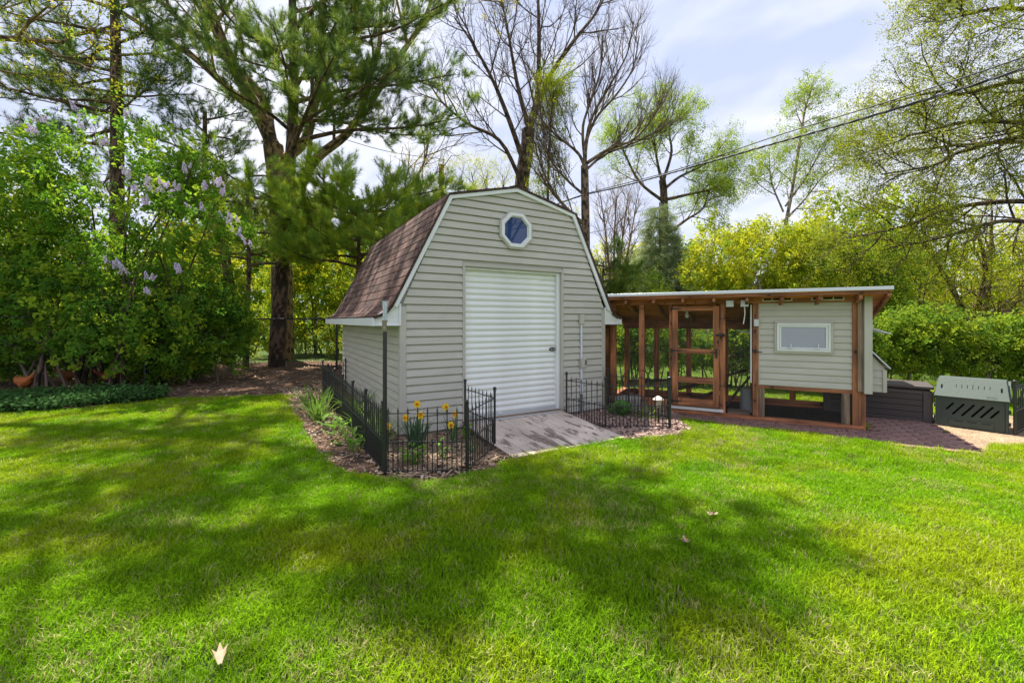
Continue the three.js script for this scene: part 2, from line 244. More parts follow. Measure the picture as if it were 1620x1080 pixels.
{
  const r = rng(77), sets = [[], [], []], cols = [[], [], []], q = new THREE.Quaternion(), Y = v3(0, 1, 0);
  const shedBox = [shedAt(-0.05, -0.02), shedAt(3.33, -0.02), shedAt(3.33, 4.6), shedAt(-0.05, 4.6)], rampBox = [shedAt(0.78, 0), shedAt(2.4, 0), shedAt(2.4, -1.33), shedAt(0.78, -1.33)];
  const COOP = [coopAt(-3.6, 0.02), coopAt(0.05, 0.02), coopAt(0.05, -1.6), coopAt(-3.6, -1.6)];
  const edge = (P, x, d) => inside(x, d, P);
  const put = (x, d, dens) => {
    const wob = (fbm(x * 3.1, d * 3.1, 4, 3) - 0.5) * 0.22, x2 = x + wob, d2 = d + (fbm(x * 3.1, d * 3.1, 14, 3) - 0.5) * 0.22;
    if (edge(BED_L, x2, d2) || edge(BED_R, x2, d2) || edge(IVY, x2, d2) || edge(SAND, x2, d2) || edge(shedBox, x, d) || edge(rampBox, x, d) || edge(COOP, x, d)) return;
    if (edge(PATIO, x, d)) return;
    if (edge(DIRT, x2, d2)) return;
        const nearBed = edge(BED_L, x2 + 0.25, d2 + 0.2) || edge(DIRT, x2 + 0.5, d2 + 0.6); if (nearBed && r() < 0.35) return;
    const k = Math.floor(r() * 3), s = 0.8 + 0.5 * r();
    sets[k].push(new THREE.Matrix4().compose(v3(x, 0.002, -d), q.setFromAxisAngle(Y, r() * 6.283), v3(s, s * (0.85 + 0.35 * fbm(x * 1.7, d * 1.7, 3, 3) + 0.2 * r()), s)));
    const p = fbm(x * 0.8, d * 0.8, 8, 4), y = smooth(0.42, 0.66, fbm(x * 2.2, d * 2.2, 22, 4)), j = 0.65 + 0.7 * r(), th = smooth(0.58, 0.68, fbm(x * 1.6 + 9, d * 1.6, 41, 4)), dry = r() < 0.05 + 0.05 * y + 0.17 * th ? 1 : 0;
    cols[k].push(dry ? lin(0.42 * j, 0.39 * j, 0.15 * j) : lin((0.19 + 0.11 * y + 0.06 * (p - 0.5)) * j, (0.365 + 0.05 * y) * j, (0.003 + 0.003 * y) * j));
  };
  for (let i = 0; i < 36000; i++) { const d = 0.9 + 3.1 * Math.sqrt(r()), x = (r() * 2 - 1) * (d * 1.25 + 0.6); put(x, d); }
  for (let i = 0; i < 60000; i++) { const d = 4 + 5 * Math.pow(r(), 0.85), x = (r() * 2 - 1) * (d * 1.22 + 0.5); put(x, d); }
  for (let i = 0; i < 12000; i++) { const d = 8 + 12 * r(), x = 1 + r() * 17; put(x, d); }
  const lawn = new THREE.Group();
  for (let k = 0; k < 3; k++) { const g = copies('grass', bladeTuft(40 + k, 15, 0.044, 0.0034, 0.05), M.blade, sets[k], cols[k]); tag(g, ['short mown bright green lawn grass blades', 'mown lawn grass mixed with yellow green blades', 'mown lawn grass with scattered dry blades'][k]); }
}

// bark chips and dead stalks on the two beds, stray leaves on the bare soil
function chipGeo(seed, l, w, t) { const g = cbox(l, t, w, t * 0.3, seed), p = g.attributes.position; for (let i = 0; i < p.count; i++) { const x = p.getX(i) / l; p.setY(i, p.getY(i) + x * x * t * 2.2); p.setZ(i, p.getZ(i) * (1 - 0.5 * Math.abs(x))); } g.computeVertexNormals(); return g; }
function scatter(name, label, poly, n, geo, mat, colf, scale, seed, reject, y0 = 0.006) {
  const r = rng(seed), ms = [], cs = [], q = new THREE.Quaternion(), e = new THREE.Euler(); let x0 = 1e9, x1 = -1e9, d0 = 1e9, d1 = -1e9;
  for (const [x, d] of poly) { x0 = Math.min(x0, x); x1 = Math.max(x1, x); d0 = Math.min(d0, d); d1 = Math.max(d1, d); }
  let tries = 0; while (ms.length < n && tries++ < n * 12) { const x = lerp(x0, x1, r()), d = lerp(d0, d1, r()); if (!inside(x, d, poly) || (reject && reject(x, d, r))) continue; e.set((r() - 0.5) * 0.7, r() * 6.283, (r() - 0.5) * 0.7); const s = scale[0] + (scale[1] - scale[0]) * r(); ms.push(new THREE.Matrix4().compose(v3(x, y0 + r() * 0.016, -d), q.setFromEuler(e), v3(s, s, s * (0.7 + 0.6 * r())))); cs.push(colf(r)); }
  return tag(copies(name, geo, mat, ms, cs), label);
}
const chipMat = std(0xffffff, 0.95, { side: THREE.DoubleSide });
const inFenceL = (x, d) => { const s = (x - A0[0]) * ax[0] + (d - A0[1]) * ax[1], u = (x - A0[0]) * bx[0] + (d - A0[1]) * bx[1]; return s > -0.45 && u > -1.35 ; };
scatter('wood_mulch', 'dry brown mulch and stalk litter inside the left garden bed', BED_L, 5200, chipGeo(3, 0.075, 0.014, 0.006), chipMat, r => { const j = 0.6 + 0.75 * r(); return lin(0.32 * j, 0.225 * j, 0.15 * j); }, [0.5, 1.5], 91, (x, d, r) => !inFenceL(x, d) && r() < 0.93, 0.008);
scatter('wood_mulch', 'pinkish bark chips covering the right garden bed', BED_R, 3600, chipGeo(4, 0.05, 0.026, 0.008), chipMat, r => { const j = 0.6 + 0.75 * r(), p = r() < 0.25 ? 1.5 : 1; return lin(0.30 * j * p, 0.205 * j * p, 0.165 * j * p); }, [0.5, 1.4], 92, null, 0.008);
scatter('leaf_litter', 'dry leaf litter strewn over the bare soil behind the lawn', DIRT, 2600, chipGeo(6, 0.06, 0.035, 0.004), chipMat, r => { const j = 0.5 + 0.8 * r(); return lin(0.30 * j, 0.21 * j, 0.15 * j); }, [0.5, 1.3], 93, null, 0.006);
scatter('soil_crumbs', 'crumbs of pale soil along the lawn edge of the bed', BED_L, 900, chipGeo(8, 0.022, 0.02, 0.014), chipMat, r => { const j = 0.6 + 0.7 * r(); return lin(0.36 * j, 0.28 * j, 0.22 * j); }, [0.4, 1.3], 94, (x, d) => inFenceL(x, d), 0.004);
// ---------------------------------------------------------------- garden shed with a barn roof
const SH = thing('garden_shed', 'beige sided garden shed with brown barn roof and white roller door', 'shed', [A0[0], 0, A0[1]], TH);
{
  const L = 3.28, D = 4.35, r = rng(11);
  // gable outline of the wall, front face
  const prof = [[0, 0.05], [L, 0.05], [L, 1.66], [L - 0.62, 3.03], [L / 2, 3.27], [0.62, 3.03], [0, 1.66]];
  const left = y => y < 1.66 ? 0 : y < 3.03 ? lerp(0, 0.62, (y - 1.66) / 1.37) : lerp(0.62, L / 2, (y - 3.03) / 0.24);
  const dx0 = 0.84, dx1 = 2.435, dTop = 2.185, dBot = 0.13;
  const shape = new THREE.Shape(prof.map(p => new THREE.Vector2(...p)));
  shape.holes.push(new THREE.Path([[dx0, dBot], [dx0, dTop], [dx1, dTop], [dx1, dBot]].map(p => new THREE.Vector2(...p))));
  part('wall', uvm(at(new THREE.ExtrudeGeometry(shape, { depth: 0.09, bevelEnabled: false }), 0, 0, -0.1)), M.sidingTrim, SH);
  part('wall', cb(0.09, 1.6, D - 0.2, 0.055, 0.85, -D / 2 - 0.02), M.sidingTrim, SH);
  part('wall', cb(0.09, 1.6, D - 0.2, L - 0.055, 0.85, -D / 2 - 0.02), M.sidingTrim, SH);
  part('wall', uvm(at(new THREE.ExtrudeGeometry(new THREE.Shape(prof.map(p => new THREE.Vector2(...p))), { depth: 0.08, bevelEnabled: false }), 0, 0, -D)), M.sidingTrim, SH);
  part('floor', cb(L - 0.3, 0.1, D - 0.3, L / 2, 0.075, -D / 2), M.greywood, SH);
  part('base_skid', cb(L - 0.02, 0.046, 0.12, L / 2, 0.024, -0.07), M.concrete, SH);
  part('base_skid', cb(0.12, 0.044, D - 0.2, 0.07, 0.023, -D / 2 - 0.04), M.concrete, SH);
  part('base_skid', cb(0.12, 0.044, D - 0.2, L - 0.07, 0.023, -D / 2 - 0.04), M.concrete, SH);
  // lapped vinyl boards: bottom edge proud, top tucked under the next
  const E = 0.1, lap = (xa0, xb0, xa1, xb1, y, h) => {      // x at the bottom and top of the row
    const z0 = 0.026, zk = 0.02, z1 = 0.003, yk = y + h * 0.45, mix = t => [lerp(xa0, xa1, t), lerp(xb0, xb1, t)];
    const rows = [[0, -0.008, y], [0, z0 - 0.002, y], [0.03, z0, y + 0.004], [0.45, zk, yk], [0.86, z1 + 0.006, y + h * 0.86], [0.87, -0.008, y + h * 0.87], [1, -0.008, y + h - 0.001]], P = [];
    for (let i = 0; i < rows.length - 1; i++) { const [t, z, yy] = rows[i], [t2, z2, y2] = rows[i + 1], [a, b] = mix(t), [c, d] = mix(t2); P.push(a, yy, z, b, yy, z, d, y2, z2, a, yy, z, d, y2, z2, c, y2, z2); }
    for (const [k, w] of [[0, 1], [1, -1]]) for (let i = 1; i < rows.length - 1; i++) { const p = [rows[0], rows[i], rows[i + 1]].map(([t, z, yy]) => [mix(t)[k], yy, z]); if (w > 0) p.reverse(); P.push(...p.flat()); }
    return uvm(flat(P), SEED++);
  };
  const put = (g) => part('siding_board', g, M.siding, SH);
  for (let k = 0; k < 33; k++) {
    const y = 0.055 + k * E, h = Math.min(E, 3.26 - y); if (h < 0.03) break;
    const x0 = left(y) + 0.004, x1 = left(y + h) + 0.004, low = y < 1.6;
    const a0 = low ? 0.068 : x0 + 0.02, a1 = low ? 0.068 : x1 + 0.02;
    if (y + h <= dTop + 0.03 || y < dTop) { // beside the door
      if (y + h > dBot - 0.02) { put(lap(a0, dx0 - 0.022, a1, dx0 - 0.022, y, h)); put(lap(dx1 + 0.022, L - a0, dx1 + 0.022, L - a1, y, h)); }
      else put(lap(a0, L - a0, a1, L - a1, y, h));
    } else put(lap(a0, L - a0, a1, L - a1, y, h));
  }
  // side walls
  for (let k = 0; k < 14; k++) for (const s of [0, 1]) {
    const y = 0.055 + k * E, h = Math.min(E, 1.43 - y); if (h < 0.02) continue; const g = lap(0, D - 0.14, 0, D - 0.14, y, h);
    if (!s) at(g, 0.01, 0, -D + 0.07, 0, -Math.PI / 2, 0); else at(g, L - 0.01, 0, -0.07, 0, Math.PI / 2, 0); part('siding_board', g, M.siding, SH);
  }
  // corner posts
  for (const [x, s] of [[0, 1], [L, -1]]) {
    part('corner_post', mergeGeometries([cb(0.085, 1.56, 0.03, x + s * 0.028, 0.84, 0.011, 0.006), cb(0.03, 1.34, 0.08, x + s * 0.001, 0.73, -0.046, 0.006)]), M.sidingTrim, SH);
    part('corner_post', cb(0.03, 1.34, 0.08, x + s * 0.001, 0.73, -D + 0.04, 0.006), M.sidingTrim, SH);
  }
  // ---- roller door
  const trim = part('door_frame', mergeGeometries([cb(0.04, dTop - dBot + 0.02, 0.05, dx0 - 0.005, (dTop + dBot) / 2, 0.005), cb(0.04, dTop - dBot + 0.02, 0.05, dx1 + 0.005, (dTop + dBot) / 2, 0.005), cb(dx1 - dx0 + 0.05, 0.045, 0.055, (dx0 + dx1) / 2, dTop + 0.004, 0.006)]), M.sidingTrim, SH);
  part('door_jamb', cb(0.055, dTop - dBot - 0.02, 0.085, dx1 - 0.043, (dTop + dBot) / 2 - 0.01, -0.055), M.white, SH);
  part('door_jamb', cb(0.02, dTop - dBot - 0.02, 0.085, dx0 + 0.026, (dTop + dBot) / 2 - 0.01, -0.055), M.white, SH);
  part('door_head', cb(dx1 - dx0 - 0.04, 0.03, 0.09, (dx0 + dx1) / 2, dTop - 0.036, -0.058), M.white, SH);
  const door = new THREE.Group(); door.name = 'roller_door'; SH.add(door);
  const n = 24, x0 = dx0 + 0.02, x1 = dx1 - 0.07, sh = (dTop - 0.05 - (dBot + 0.035)) / n;
  const sp = []; for (let i = 0; i <= 8; i++) { const t = i / 8; const bulge = t < 0.72 ? Math.sin(t / 0.72 * Math.PI) ** 0.55 * 0.016 : -Math.sin((t - 0.72) / 0.28 * Math.PI) * 0.008; sp.push([bulge, t * sh]); }
  const sg = (() => { const P = []; for (let i = 0; i < 8; i++) { const [z, y] = sp[i], [z2, y2] = sp[i + 1]; P.push(x0, y, z, x1, y, z, x1, y2, z2, x0, y, z, x1, y2, z2, x0, y2, z2); } P.push(x0, 0, -0.012, x0, sh, -0.012, x1, sh, -0.012, x0, 0, -0.012, x1, sh, -0.012, x1, 0, -0.012); let g = flat(P); g = toCreasedNormals(g, 0.9); return uvm(g, 3); })();
  for (let k = 0; k < n; k++) { const m = part('door_slat', sg, M.doorWhite, door); m.position.set(0, dBot + 0.035 + k * sh, -0.075); }
  part('bottom_bar', cb(x1 - x0, 0.04, 0.03, (x0 + x1) / 2, dBot + 0.016, -0.07), M.galv, door);
  for (const x of [x0 + 0.22, x0 + 0.55]) part('pull_tab', cb(0.075, 0.022, 0.012, x, dBot + 0.033, -0.048, 0.003), M.white, door);
  // oval black latch
  { const g = new THREE.SphereGeometry(0.5, 20, 10); g.scale(0.125, 0.06, 0.03); g.translate(x1 - 0.055, 1.02, -0.055); const la = part('latch', g, M.iron, door); for (const dx of [-0.03, 0, 0.03]) part('latch_button', at(new THREE.CylinderGeometry(0.009, 0.009, 0.008, 10), x1 - 0.055 + dx, 1.02, -0.041, Math.PI / 2), M.galv, la); }
  part('threshold', cb(dx1 - dx0 + 0.06, 0.075, 0.16, (dx0 + dx1) / 2, 0.092, 0.01, 0.006), M.greywood, SH);
  // ---- white gable trim boards
  const bar = (name, a, b, w, t, z, mat) => { const dx = b[0] - a[0], dy = b[1] - a[1], l = Math.hypot(dx, dy), g = cbox(l, w, t, 0.004, SEED++); g.rotateZ(Math.atan2(dy, dx)); g.translate((a[0] + b[0]) / 2, (a[1] + b[1]) / 2, z); return part(name, g, mat, SH); };
  const R = 3.33, B = [0.61, 3.085], ev = [-0.115, 1.63];
  const mir = p => [L - p[0], p[1]];
  const off = 0.035;
  bar('gable_trim', [B[0] + 0.0, B[1] - off], [L / 2, R - off], 0.075, 0.035, 0.034, M.white); bar('gable_trim', mir([B[0], B[1] - off]), [L / 2, R - off], 0.075, 0.034, 0.0325, M.white);
  bar('gable_trim', [ev[0] + 0.03, ev[1] - 0.01], [B[0] + 0.032, B[1] - 0.02], 0.075, 0.033, 0.036, M.white); bar('gable_trim', mir([ev[0] + 0.03, ev[1] - 0.01]), mir([B[0] + 0.032, B[1] - 0.02]), 0.075, 0.033, 0.036, M.white);
  bar('gable_trim', [-0.325, 1.478], [-0.085, 1.618], 0.035, 0.03, 0.031, M.white); bar('gable_trim', mir([-0.325, 1.478]), mir([-0.085, 1.618]), 0.035, 0.03, 0.031, M.white);
  // ---- roof: deck under the shingles
  const line = [[-0.345, 1.492], [-0.27, 1.515], [-0.19, 1.56], [-0.125, 1.635], [-0.06, 1.76], B, [L / 2, R]];
  const full = [...line, ...line.slice(0, -1).reverse().map(mir)], th = 0.022, RD = D + 0.12;
  const deckShape = new THREE.Shape([...full.map(p => new THREE.Vector2(p[0], p[1])), ...full.slice().reverse().map(p => new THREE.Vector2(lerp(p[0], L / 2, 0.012), p[1] - th))]);
  part('roof_deck', uvm(at(new THREE.ExtrudeGeometry(deckShape, { depth: RD, bevelEnabled: false }), 0, 0, -RD + 0.062)), M.roofs[5], SH);
  // shingles, course by course
  const len = [0]; for (let i = 1; i < line.length; i++) len.push(len[i - 1] + Math.hypot(line[i][0] - line[i - 1][0], line[i][1] - line[i - 1][1]));
  const pt = s => { let i = 1; while (i < line.length - 1 && len[i] < s) i++; const t = (s - len[i - 1]) / (len[i] - len[i - 1]); return [lerp(line[i - 1][0], line[i][0], t), lerp(line[i - 1][1], line[i][1], t), i]; };
  const tops = len[len.length - 1], ex = 0.135;
  const course = (s0, s1, za, zb, lift) => {
    const a = pt(s0), b = pt(s1), m = pt((s0 + s1) / 2), nx = a[1] - b[1], ny = b[0] - a[0], q = Math.hypot(nx, ny), N = [nx / q, ny / q], o0 = 0.0095 + lift, o1 = 0.003;
    const Pa = [a[0] + N[0] * o0, a[1] + N[1] * o0], Pb = [b[0] + N[0] * o1, b[1] + N[1] * o1], Pm = [m[0] + N[0] * (o0 + o1) / 2, m[1] + N[1] * (o0 + o1) / 2], Pc = [a[0] - N[0] * 0.004, a[1] - N[1] * 0.004], P = [];
    const Q = (p, q2) => P.push(p[0], p[1], za, q2[0], q2[1], za, q2[0], q2[1], zb, p[0], p[1], za, q2[0], q2[1], zb, p[0], p[1], zb);
    Q(Pc, Pa); Q(Pa, Pm); Q(Pm, Pb);
    for (const z of [za, zb]) P.push(Pc[0], Pc[1], z, Pa[0], Pa[1], z, Pb[0], Pb[1], z);
    return P;
  };
  const rest = [];
  for (let k = 0, s = 0.0; s < tops - 0.02; k++, s += ex) {
    const s1 = Math.min(tops, s + ex + 0.02), w = 0.32; let z = 0.066;
    z += 0; let first = w * ((k * 0.37) % 1) + 0.06;
    while (z > -RD + 0.07) { const z2 = Math.max(-RD + 0.062, z - (first || w)); first = 0; const P = course(s, s1, z, z2 + 0.003, 0.002 * r());
      if (s < len[5] + 0.05) { const g = uvm(flat(P), SEED++); const v = fbm(s * 2.2, z * 1.4, 3, 3); part('shingle', g, M.roofs[clamp(Math.floor(v * 9 - 1.6 + (r() - 0.5) * 1.6), 0, 5)], SH); } else rest.push(...P);
      z = z2; }
  }
  part('shingle_field', uvm(flat(rest), 2), M.roofs[0], SH, 'stuff');
  { const P = []; for (let i = 0; i < rest.length; i += 3) P.push(L - rest[i], rest[i + 1], rest[i + 2]); const lower = []; for (let s = 0; s < len[5]; s += ex) { const c = course(s, Math.min(len[5], s + ex + 0.02), 0.066, -RD + 0.062, 0); for (let i = 0; i < c.length; i += 3) lower.push(L - c[i], c[i + 1], c[i + 2]); } part('shingle_field', uvm(flat([...P, ...lower]), 6), M.roofs[1], SH, 'stuff'); }
  part('ridge_cap', uvm(at(new THREE.ExtrudeGeometry(new THREE.Shape([[-0.14, -0.035], [0, 0.012], [0.14, -0.035], [0.14, -0.026], [0, 0.022], [-0.14, -0.026]].map(p => new THREE.Vector2(...p))), { depth: RD, bevelEnabled: false }), L / 2, R + 0.004, -RD + 0.066)), M.roofs[2], SH);
  // ---- eaves: fascia, soffit, return boxes
  for (const s of [0, 1]) {
    const X = x => s ? L - x : x;
    part('fascia', cb(0.022, 0.1, D + 0.09, X(-0.33), 1.435, -D / 2 + 0.012), M.white, SH);
    part('soffit', cb(0.30, 0.015, D + 0.06, X(-0.165), 1.394, -D / 2 + 0.01), M.white, SH);
    const ret = new THREE.Shape([[-0.318, 1.388], [-0.006, 1.388], [-0.006, 1.66], [-0.10, 1.60], [-0.318, 1.475]].map(([x, y]) => new THREE.Vector2(X(x), y)));
    part('eave_return', uvm(at(new THREE.ExtrudeGeometry(ret, { depth: 0.03, bevelEnabled: false }), 0, 0, -0.012)), M.white, SH);
    part('eave_return', uvm(at(new THREE.ExtrudeGeometry(ret, { depth: 0.03, bevelEnabled: false }), 0, 0, -D + 0.01)), M.white, SH);
    part('corner_trim', cb(0.024, 0.27, 0.024, X(-0.012), 1.523, 0.022), M.white, SH);
  }
  // ---- octagon window
  const win = new THREE.Group(); win.name = 'window'; win.position.set(1.625, 2.715, 0.034); SH.add(win);
  const oct = (rx, ry) => [...Array(8)].map((_, i) => { const a = Math.PI / 8 + i * Math.PI / 4; return new THREE.Vector2(Math.cos(a) * rx / Math.cos(Math.PI / 8), Math.sin(a) * ry / Math.cos(Math.PI / 8)); });
  const ring = (ro, ri, dep, bev) => { const s = new THREE.Shape(oct(ro, ro * 1.0)); s.holes.push(new THREE.Path(oct(ri, ri))); return uvm(new THREE.ExtrudeGeometry(s, { depth: dep, bevelEnabled: bev > 0, bevelSize: bev, bevelThickness: bev, bevelSegments: 1 })); };
  part('outer_frame', at(ring(0.262, 0.238, 0.022, 0.003), 0, 0, -0.012), M.sidingTrim, win);
  part('frame', at(ring(0.234, 0.198, 0.034, 0.006), 0, 0, -0.012), M.white, win);
  part('inner_frame', at(ring(0.2, 0.184, 0.008, 0.002), 0, 0, -0.006), M.white, win);
  part('pane', at(uvm(new THREE.ExtrudeGeometry(new THREE.Shape(oct(0.196, 0.196)), { depth: 0.005, bevelEnabled: false })), 0, 0, -0.008), phys(lin(0.03, 0.06, 0.17), 0.02, { ior: 1.6 }), win);
  // ---- conduit, junction boxes
  const cx = 2.79;
  part('conduit', cyl(0.017, 1.10, cx, 0.32, 0.04, 10), std(lin(0.66, 0.69, 0.74), 0.5), SH);
  part('conduit_foot', cyl(0.022, 0.32, cx, 0.0, 0.04, 10), std(lin(0.16, 0.17, 0.18), 0.6), SH);
  part('conduit_coupling', cyl(0.024, 0.1, cx, 0.36, 0.04, 10), std(lin(0.60, 0.62, 0.64), 0.5), SH);
  part('junction_box', cb(0.075, 0.15, 0.055, cx, 1.47, 0.045, 0.008), M.siding, SH);
  const ob = part('outlet_box', cb(0.10, 0.15, 0.07, cx + 0.02, 0.80, 0.055, 0.008), M.sidingTrim, SH);
  part('outlet_cover', cb(0.032, 0.07, 0.012, cx + 0.045, 0.81, 0.094, 0.003), std(lin(0.12, 0.12, 0.12), 0.5), ob);
  part('nail_mark', at(new THREE.CylinderGeometry(0.006, 0.006, 0.012, 8), 1.02, 2.38, 0.018, Math.PI / 2), M.iron, SH);
}

// ---------------------------------------------------------------- ramp at the roller door
{
  const R = thing('entry_ramp', 'weathered pale painted wooden ramp sloping down from the roller door', 'ramp', [A0[0], 0, A0[1]], TH);
  const run = 1.3, rise = 0.088, sl = Math.atan2(rise, run), l = Math.hypot(run, rise), w = (2.385 - 0.80) / 2;
  for (let k = 0; k < 2; k++) { const g = cbox(w - 0.003, 0.02, l, 0.004, 0); { const p = g.attributes.position, uv = g.attributes.uv; for (let i = 0; i < p.count; i++) uv.setXY(i, (p.getZ(i) + 0.66) / 1.9 + 0.13, (p.getX(i) + k * w) / 1.75 + 0.21); } g.rotateX(sl); g.translate(0.80 + w * (k + 0.5), 0.115 - rise / 2 - 0.008, 0.075 + run / 2); part('ramp_board', g, M.ramp, R); }
  for (const x of [0.83, 1.58, 2.35]) { const s = new THREE.Shape([[0, 0.004], [run - 0.06, 0.004], [run - 0.06, 0.012], [0, 0.08]].map(p => new THREE.Vector2(...p))); const g = new THREE.ExtrudeGeometry(s, { depth: 0.04, bevelEnabled: false }); g.rotateY(-Math.PI / 2); g.translate(x + 0.02, 0, 0.085); part('ramp_joist', uvm(g), M.greywood, R); }
  part('edge_strip', cb(1.56, 0.008, 0.05, 1.595, 0.1215, 0.118, 0.002), M.galv, R);
}
// ---------------------------------------------------------------- chicken coop with its run
const CP = thing('chicken_coop', 'cedar framed chicken coop with wire run and raised beige hen house', 'chicken coop', [CO[0], 0, CO[1]], CT);
{
  const ZB = -1.41, slope = 0.19, roofY = z => 1.815 + (z - 0.3) * slope + 0.0;   // underside of the deck
  const post = (x, z, y0, y1, w = 0.088, d = 0.088, mat = M.cedar) => part('post', cb(w, y1 - y0, d, x, (y0 + y1) / 2, z), mat, CP);
  const zf = -0.045;
  post(-0.045, zf, 0.0, 1.70); post(-1.203, zf, 0.07, 1.70, 0.075); post(-1.632, zf, 0.07, 1.70, 0.078); post(-2.365, zf, 0.07, 1.70, 0.045); post(-2.81, zf, 0.07, 1.70, 0.085); post(-3.275, zf, 0.07, 1.70, 0.088); post(-3.40, zf - 0.1, 0.07, 1.72, 0.088);
  for (const x of [-0.05, -0.62, -1.2, -1.62, -2.23, -2.80, -3.36]) post(x, ZB, 0, 1.42, 0.085, 0.085, M.cedar);
  part('sill', cb(3.46, 0.066, 0.1, -1.70, 0.034, -0.05), M.cedar, CP);
  part('sill', cb(3.46, 0.14, 0.05, -1.70, 0.072, ZB + 0.07), M.cedar, CP);
  part('sill', cb(0.09, 0.14, 1.25, -3.39, 0.07, -0.75), M.cedar, CP);
  part('beam', cb(3.5, 0.085, 0.06, -1.70, 1.743, -0.028), M.cedar, CP);
  part('beam', cb(3.5, 0.09, 0.06, -1.70, 1.43, ZB), M.cedar, CP);
  part('beam', cb(3.4, 0.12, 0.025, -1.72, 1.36, ZB + 0.06), M.cedar, CP);
  // the sides slope: rafters from front to back
  const zA = 0.27, zE = -1.62, rl = Math.hypot(zA - zE, (zA - zE) * slope), rt = Math.atan(slope);
  for (let k = 0; k < 9; k++) { const g = cbox(0.038, 0.085, rl, 0.003, SEED++); g.rotateX(-rt); g.translate(-3.42 + k * 0.4205, roofY((zA + zE) / 2) - 0.046, (zA + zE) / 2); part('rafter', g, M.cedar, CP); }
  // roof: plywood deck, metal sheet and drip edges; the right verge widens to the back
  const quad = (y0, y1, zF, zR, xl, xrF, xrB) => { const c = (x, z, y) => [x, roofY(z) + y, z]; const a = [c(xl, zF, y0), c(xrF, zF, y0), c(xrB, zR, y0), c(xl, zR, y0)], b = [c(xl, zF, y1), c(xrF, zF, y1), c(xrB, zR, y1), c(xl, zR, y1)], P = []; const f = (p, q, r, s) => P.push(...p, ...q, ...r, ...p, ...r, ...s); f(b[0], b[1], b[2], b[3]); f(a[3], a[2], a[1], a[0]); for (let i = 0; i < 4; i++) { const j = (i + 1) % 4; f(a[i], a[j], b[j], b[i]); } return uvm(flat(P), SEED++); };
  part('roof_deck', quad(0, 0.02, 0.30, -1.62, -3.62, 0.235, 0.43), M.ply, CP);
  const mr = part('metal_roof', quad(0.024, 0.055, 0.315, -1.64, -3.64, 0.25, 0.445), M.metalRoof, CP);
  part('drip_edge', at(cbox(3.9, 0.042, 0.008, 0.002, SEED++), -1.695, roofY(0.31) + 0.034, 0.322), M.metalRoof, mr);
  part('rake_board', (() => { const g = quad(-0.07, -0.002, 0.295, -1.62, 0.215, 0.235, 0.43), p = g.attributes.position; for (let i = 0; i < p.count; i++) { const x = p.getX(i), z = p.getZ(i); if (x < 0.216) p.setX(i, lerp(0.2, 0.395, (0.295 - z) / 1.915)); } g.computeVertexNormals(); return g; })(), M.cedar, CP);
  part('fascia_board', at(cbox(3.85, 0.03, 0.02, 0.003, SEED++), -1.695, roofY(0.29) - 0.016, 0.285), M.cedar, CP);
  part('beam', at(cbox(0.42, 0.06, 0.04, 0.004, SEED++), 0.18, roofY(-1.55) - 0.045, -1.55), M.cedar, CP);
  part('bracket', cb(0.04, 0.16, 0.04, 0.345, roofY(-1.5) - 0.1, -1.5), M.cedar, CP);
  // ---- run floor
  part('floor', cb(3.3, 0.03, 1.3, -1.7, 0.016, -0.72, 0.002), std(lin(0.16, 0.13, 0.11), 1, { map: T.soil, bumpMap: T.speck, bumpScale: 0.012 }), CP);
  // ---- hardware cloth
  const meshPanel = (x0, x1, y0, y1, z) => { const G = [], w = 0.0011; for (let x = x0; x <= x1; x += 0.0254) G.push(new THREE.BoxGeometry(w, y1 - y0, w).translate(x, (y0 + y1) / 2, z)); for (let y = y0; y <= y1; y += 0.0254) G.push(new THREE.BoxGeometry(x1 - x0, w, w).translate((x0 + x1) / 2, y, z + 0.0012)); part('wire_mesh', mergeGeometries(G), std(lin(0.12, 0.12, 0.125), 0.5, { metalness: 0.3 }), CP, 'stuff'); };
  meshPanel(-1.60, -1.24, 0.07, 1.70, -0.075); meshPanel(-2.77, -2.385, 0.07, 1.70, -0.075); meshPanel(-3.24, -2.85, 0.07, 1.70, -0.075); meshPanel(-1.17, -0.09, 0.07, 0.47, -0.075);
  meshPanel(-3.35, -0.05, 0.14, 1.38, ZB - 0.05);
  part('kick_board', cb(0.42, 0.14, 0.025, -2.585, 0.15, -0.04), M.cedar, CP); part('kick_board', cb(0.40, 0.14, 0.025, -3.04, 0.15, -0.04), M.cedar, CP);
  // ---- door
  const D = new THREE.Group(); D.name = 'door'; CP.add(D); const xl = -2.338, xr = -1.676, zd = 0.012;
  for (const x of [xl + 0.042, xr - 0.042]) part('stile', cb(0.084, 1.53, 0.036, x, 0.905, zd), M.cedar, D);
  for (const [y0, y1] of [[1.60, 1.67], [0.945, 1.02], [0.497, 0.592], [0.142, 0.26]]) part('rail', cb(xr - xl - 0.17, y1 - y0, 0.034, (xl + xr) / 2, (y0 + y1) / 2, zd), M.cedar, D);
  { const G = [], w = 0.001; for (let x = xl + 0.08; x < xr - 0.08; x += 0.0254) G.push(new THREE.BoxGeometry(w, 1.42, w).translate(x, 0.9, zd - 0.022)); for (let y = 0.2; y < 1.62; y += 0.0254) G.push(new THREE.BoxGeometry(xr - xl - 0.14, w, w).translate((xl + xr) / 2, y, zd - 0.0208)); part('wire_mesh', mergeGeometries(G), std(lin(0.12, 0.12, 0.125), 0.5, { metalness: 0.3 }), D, 'stuff'); }
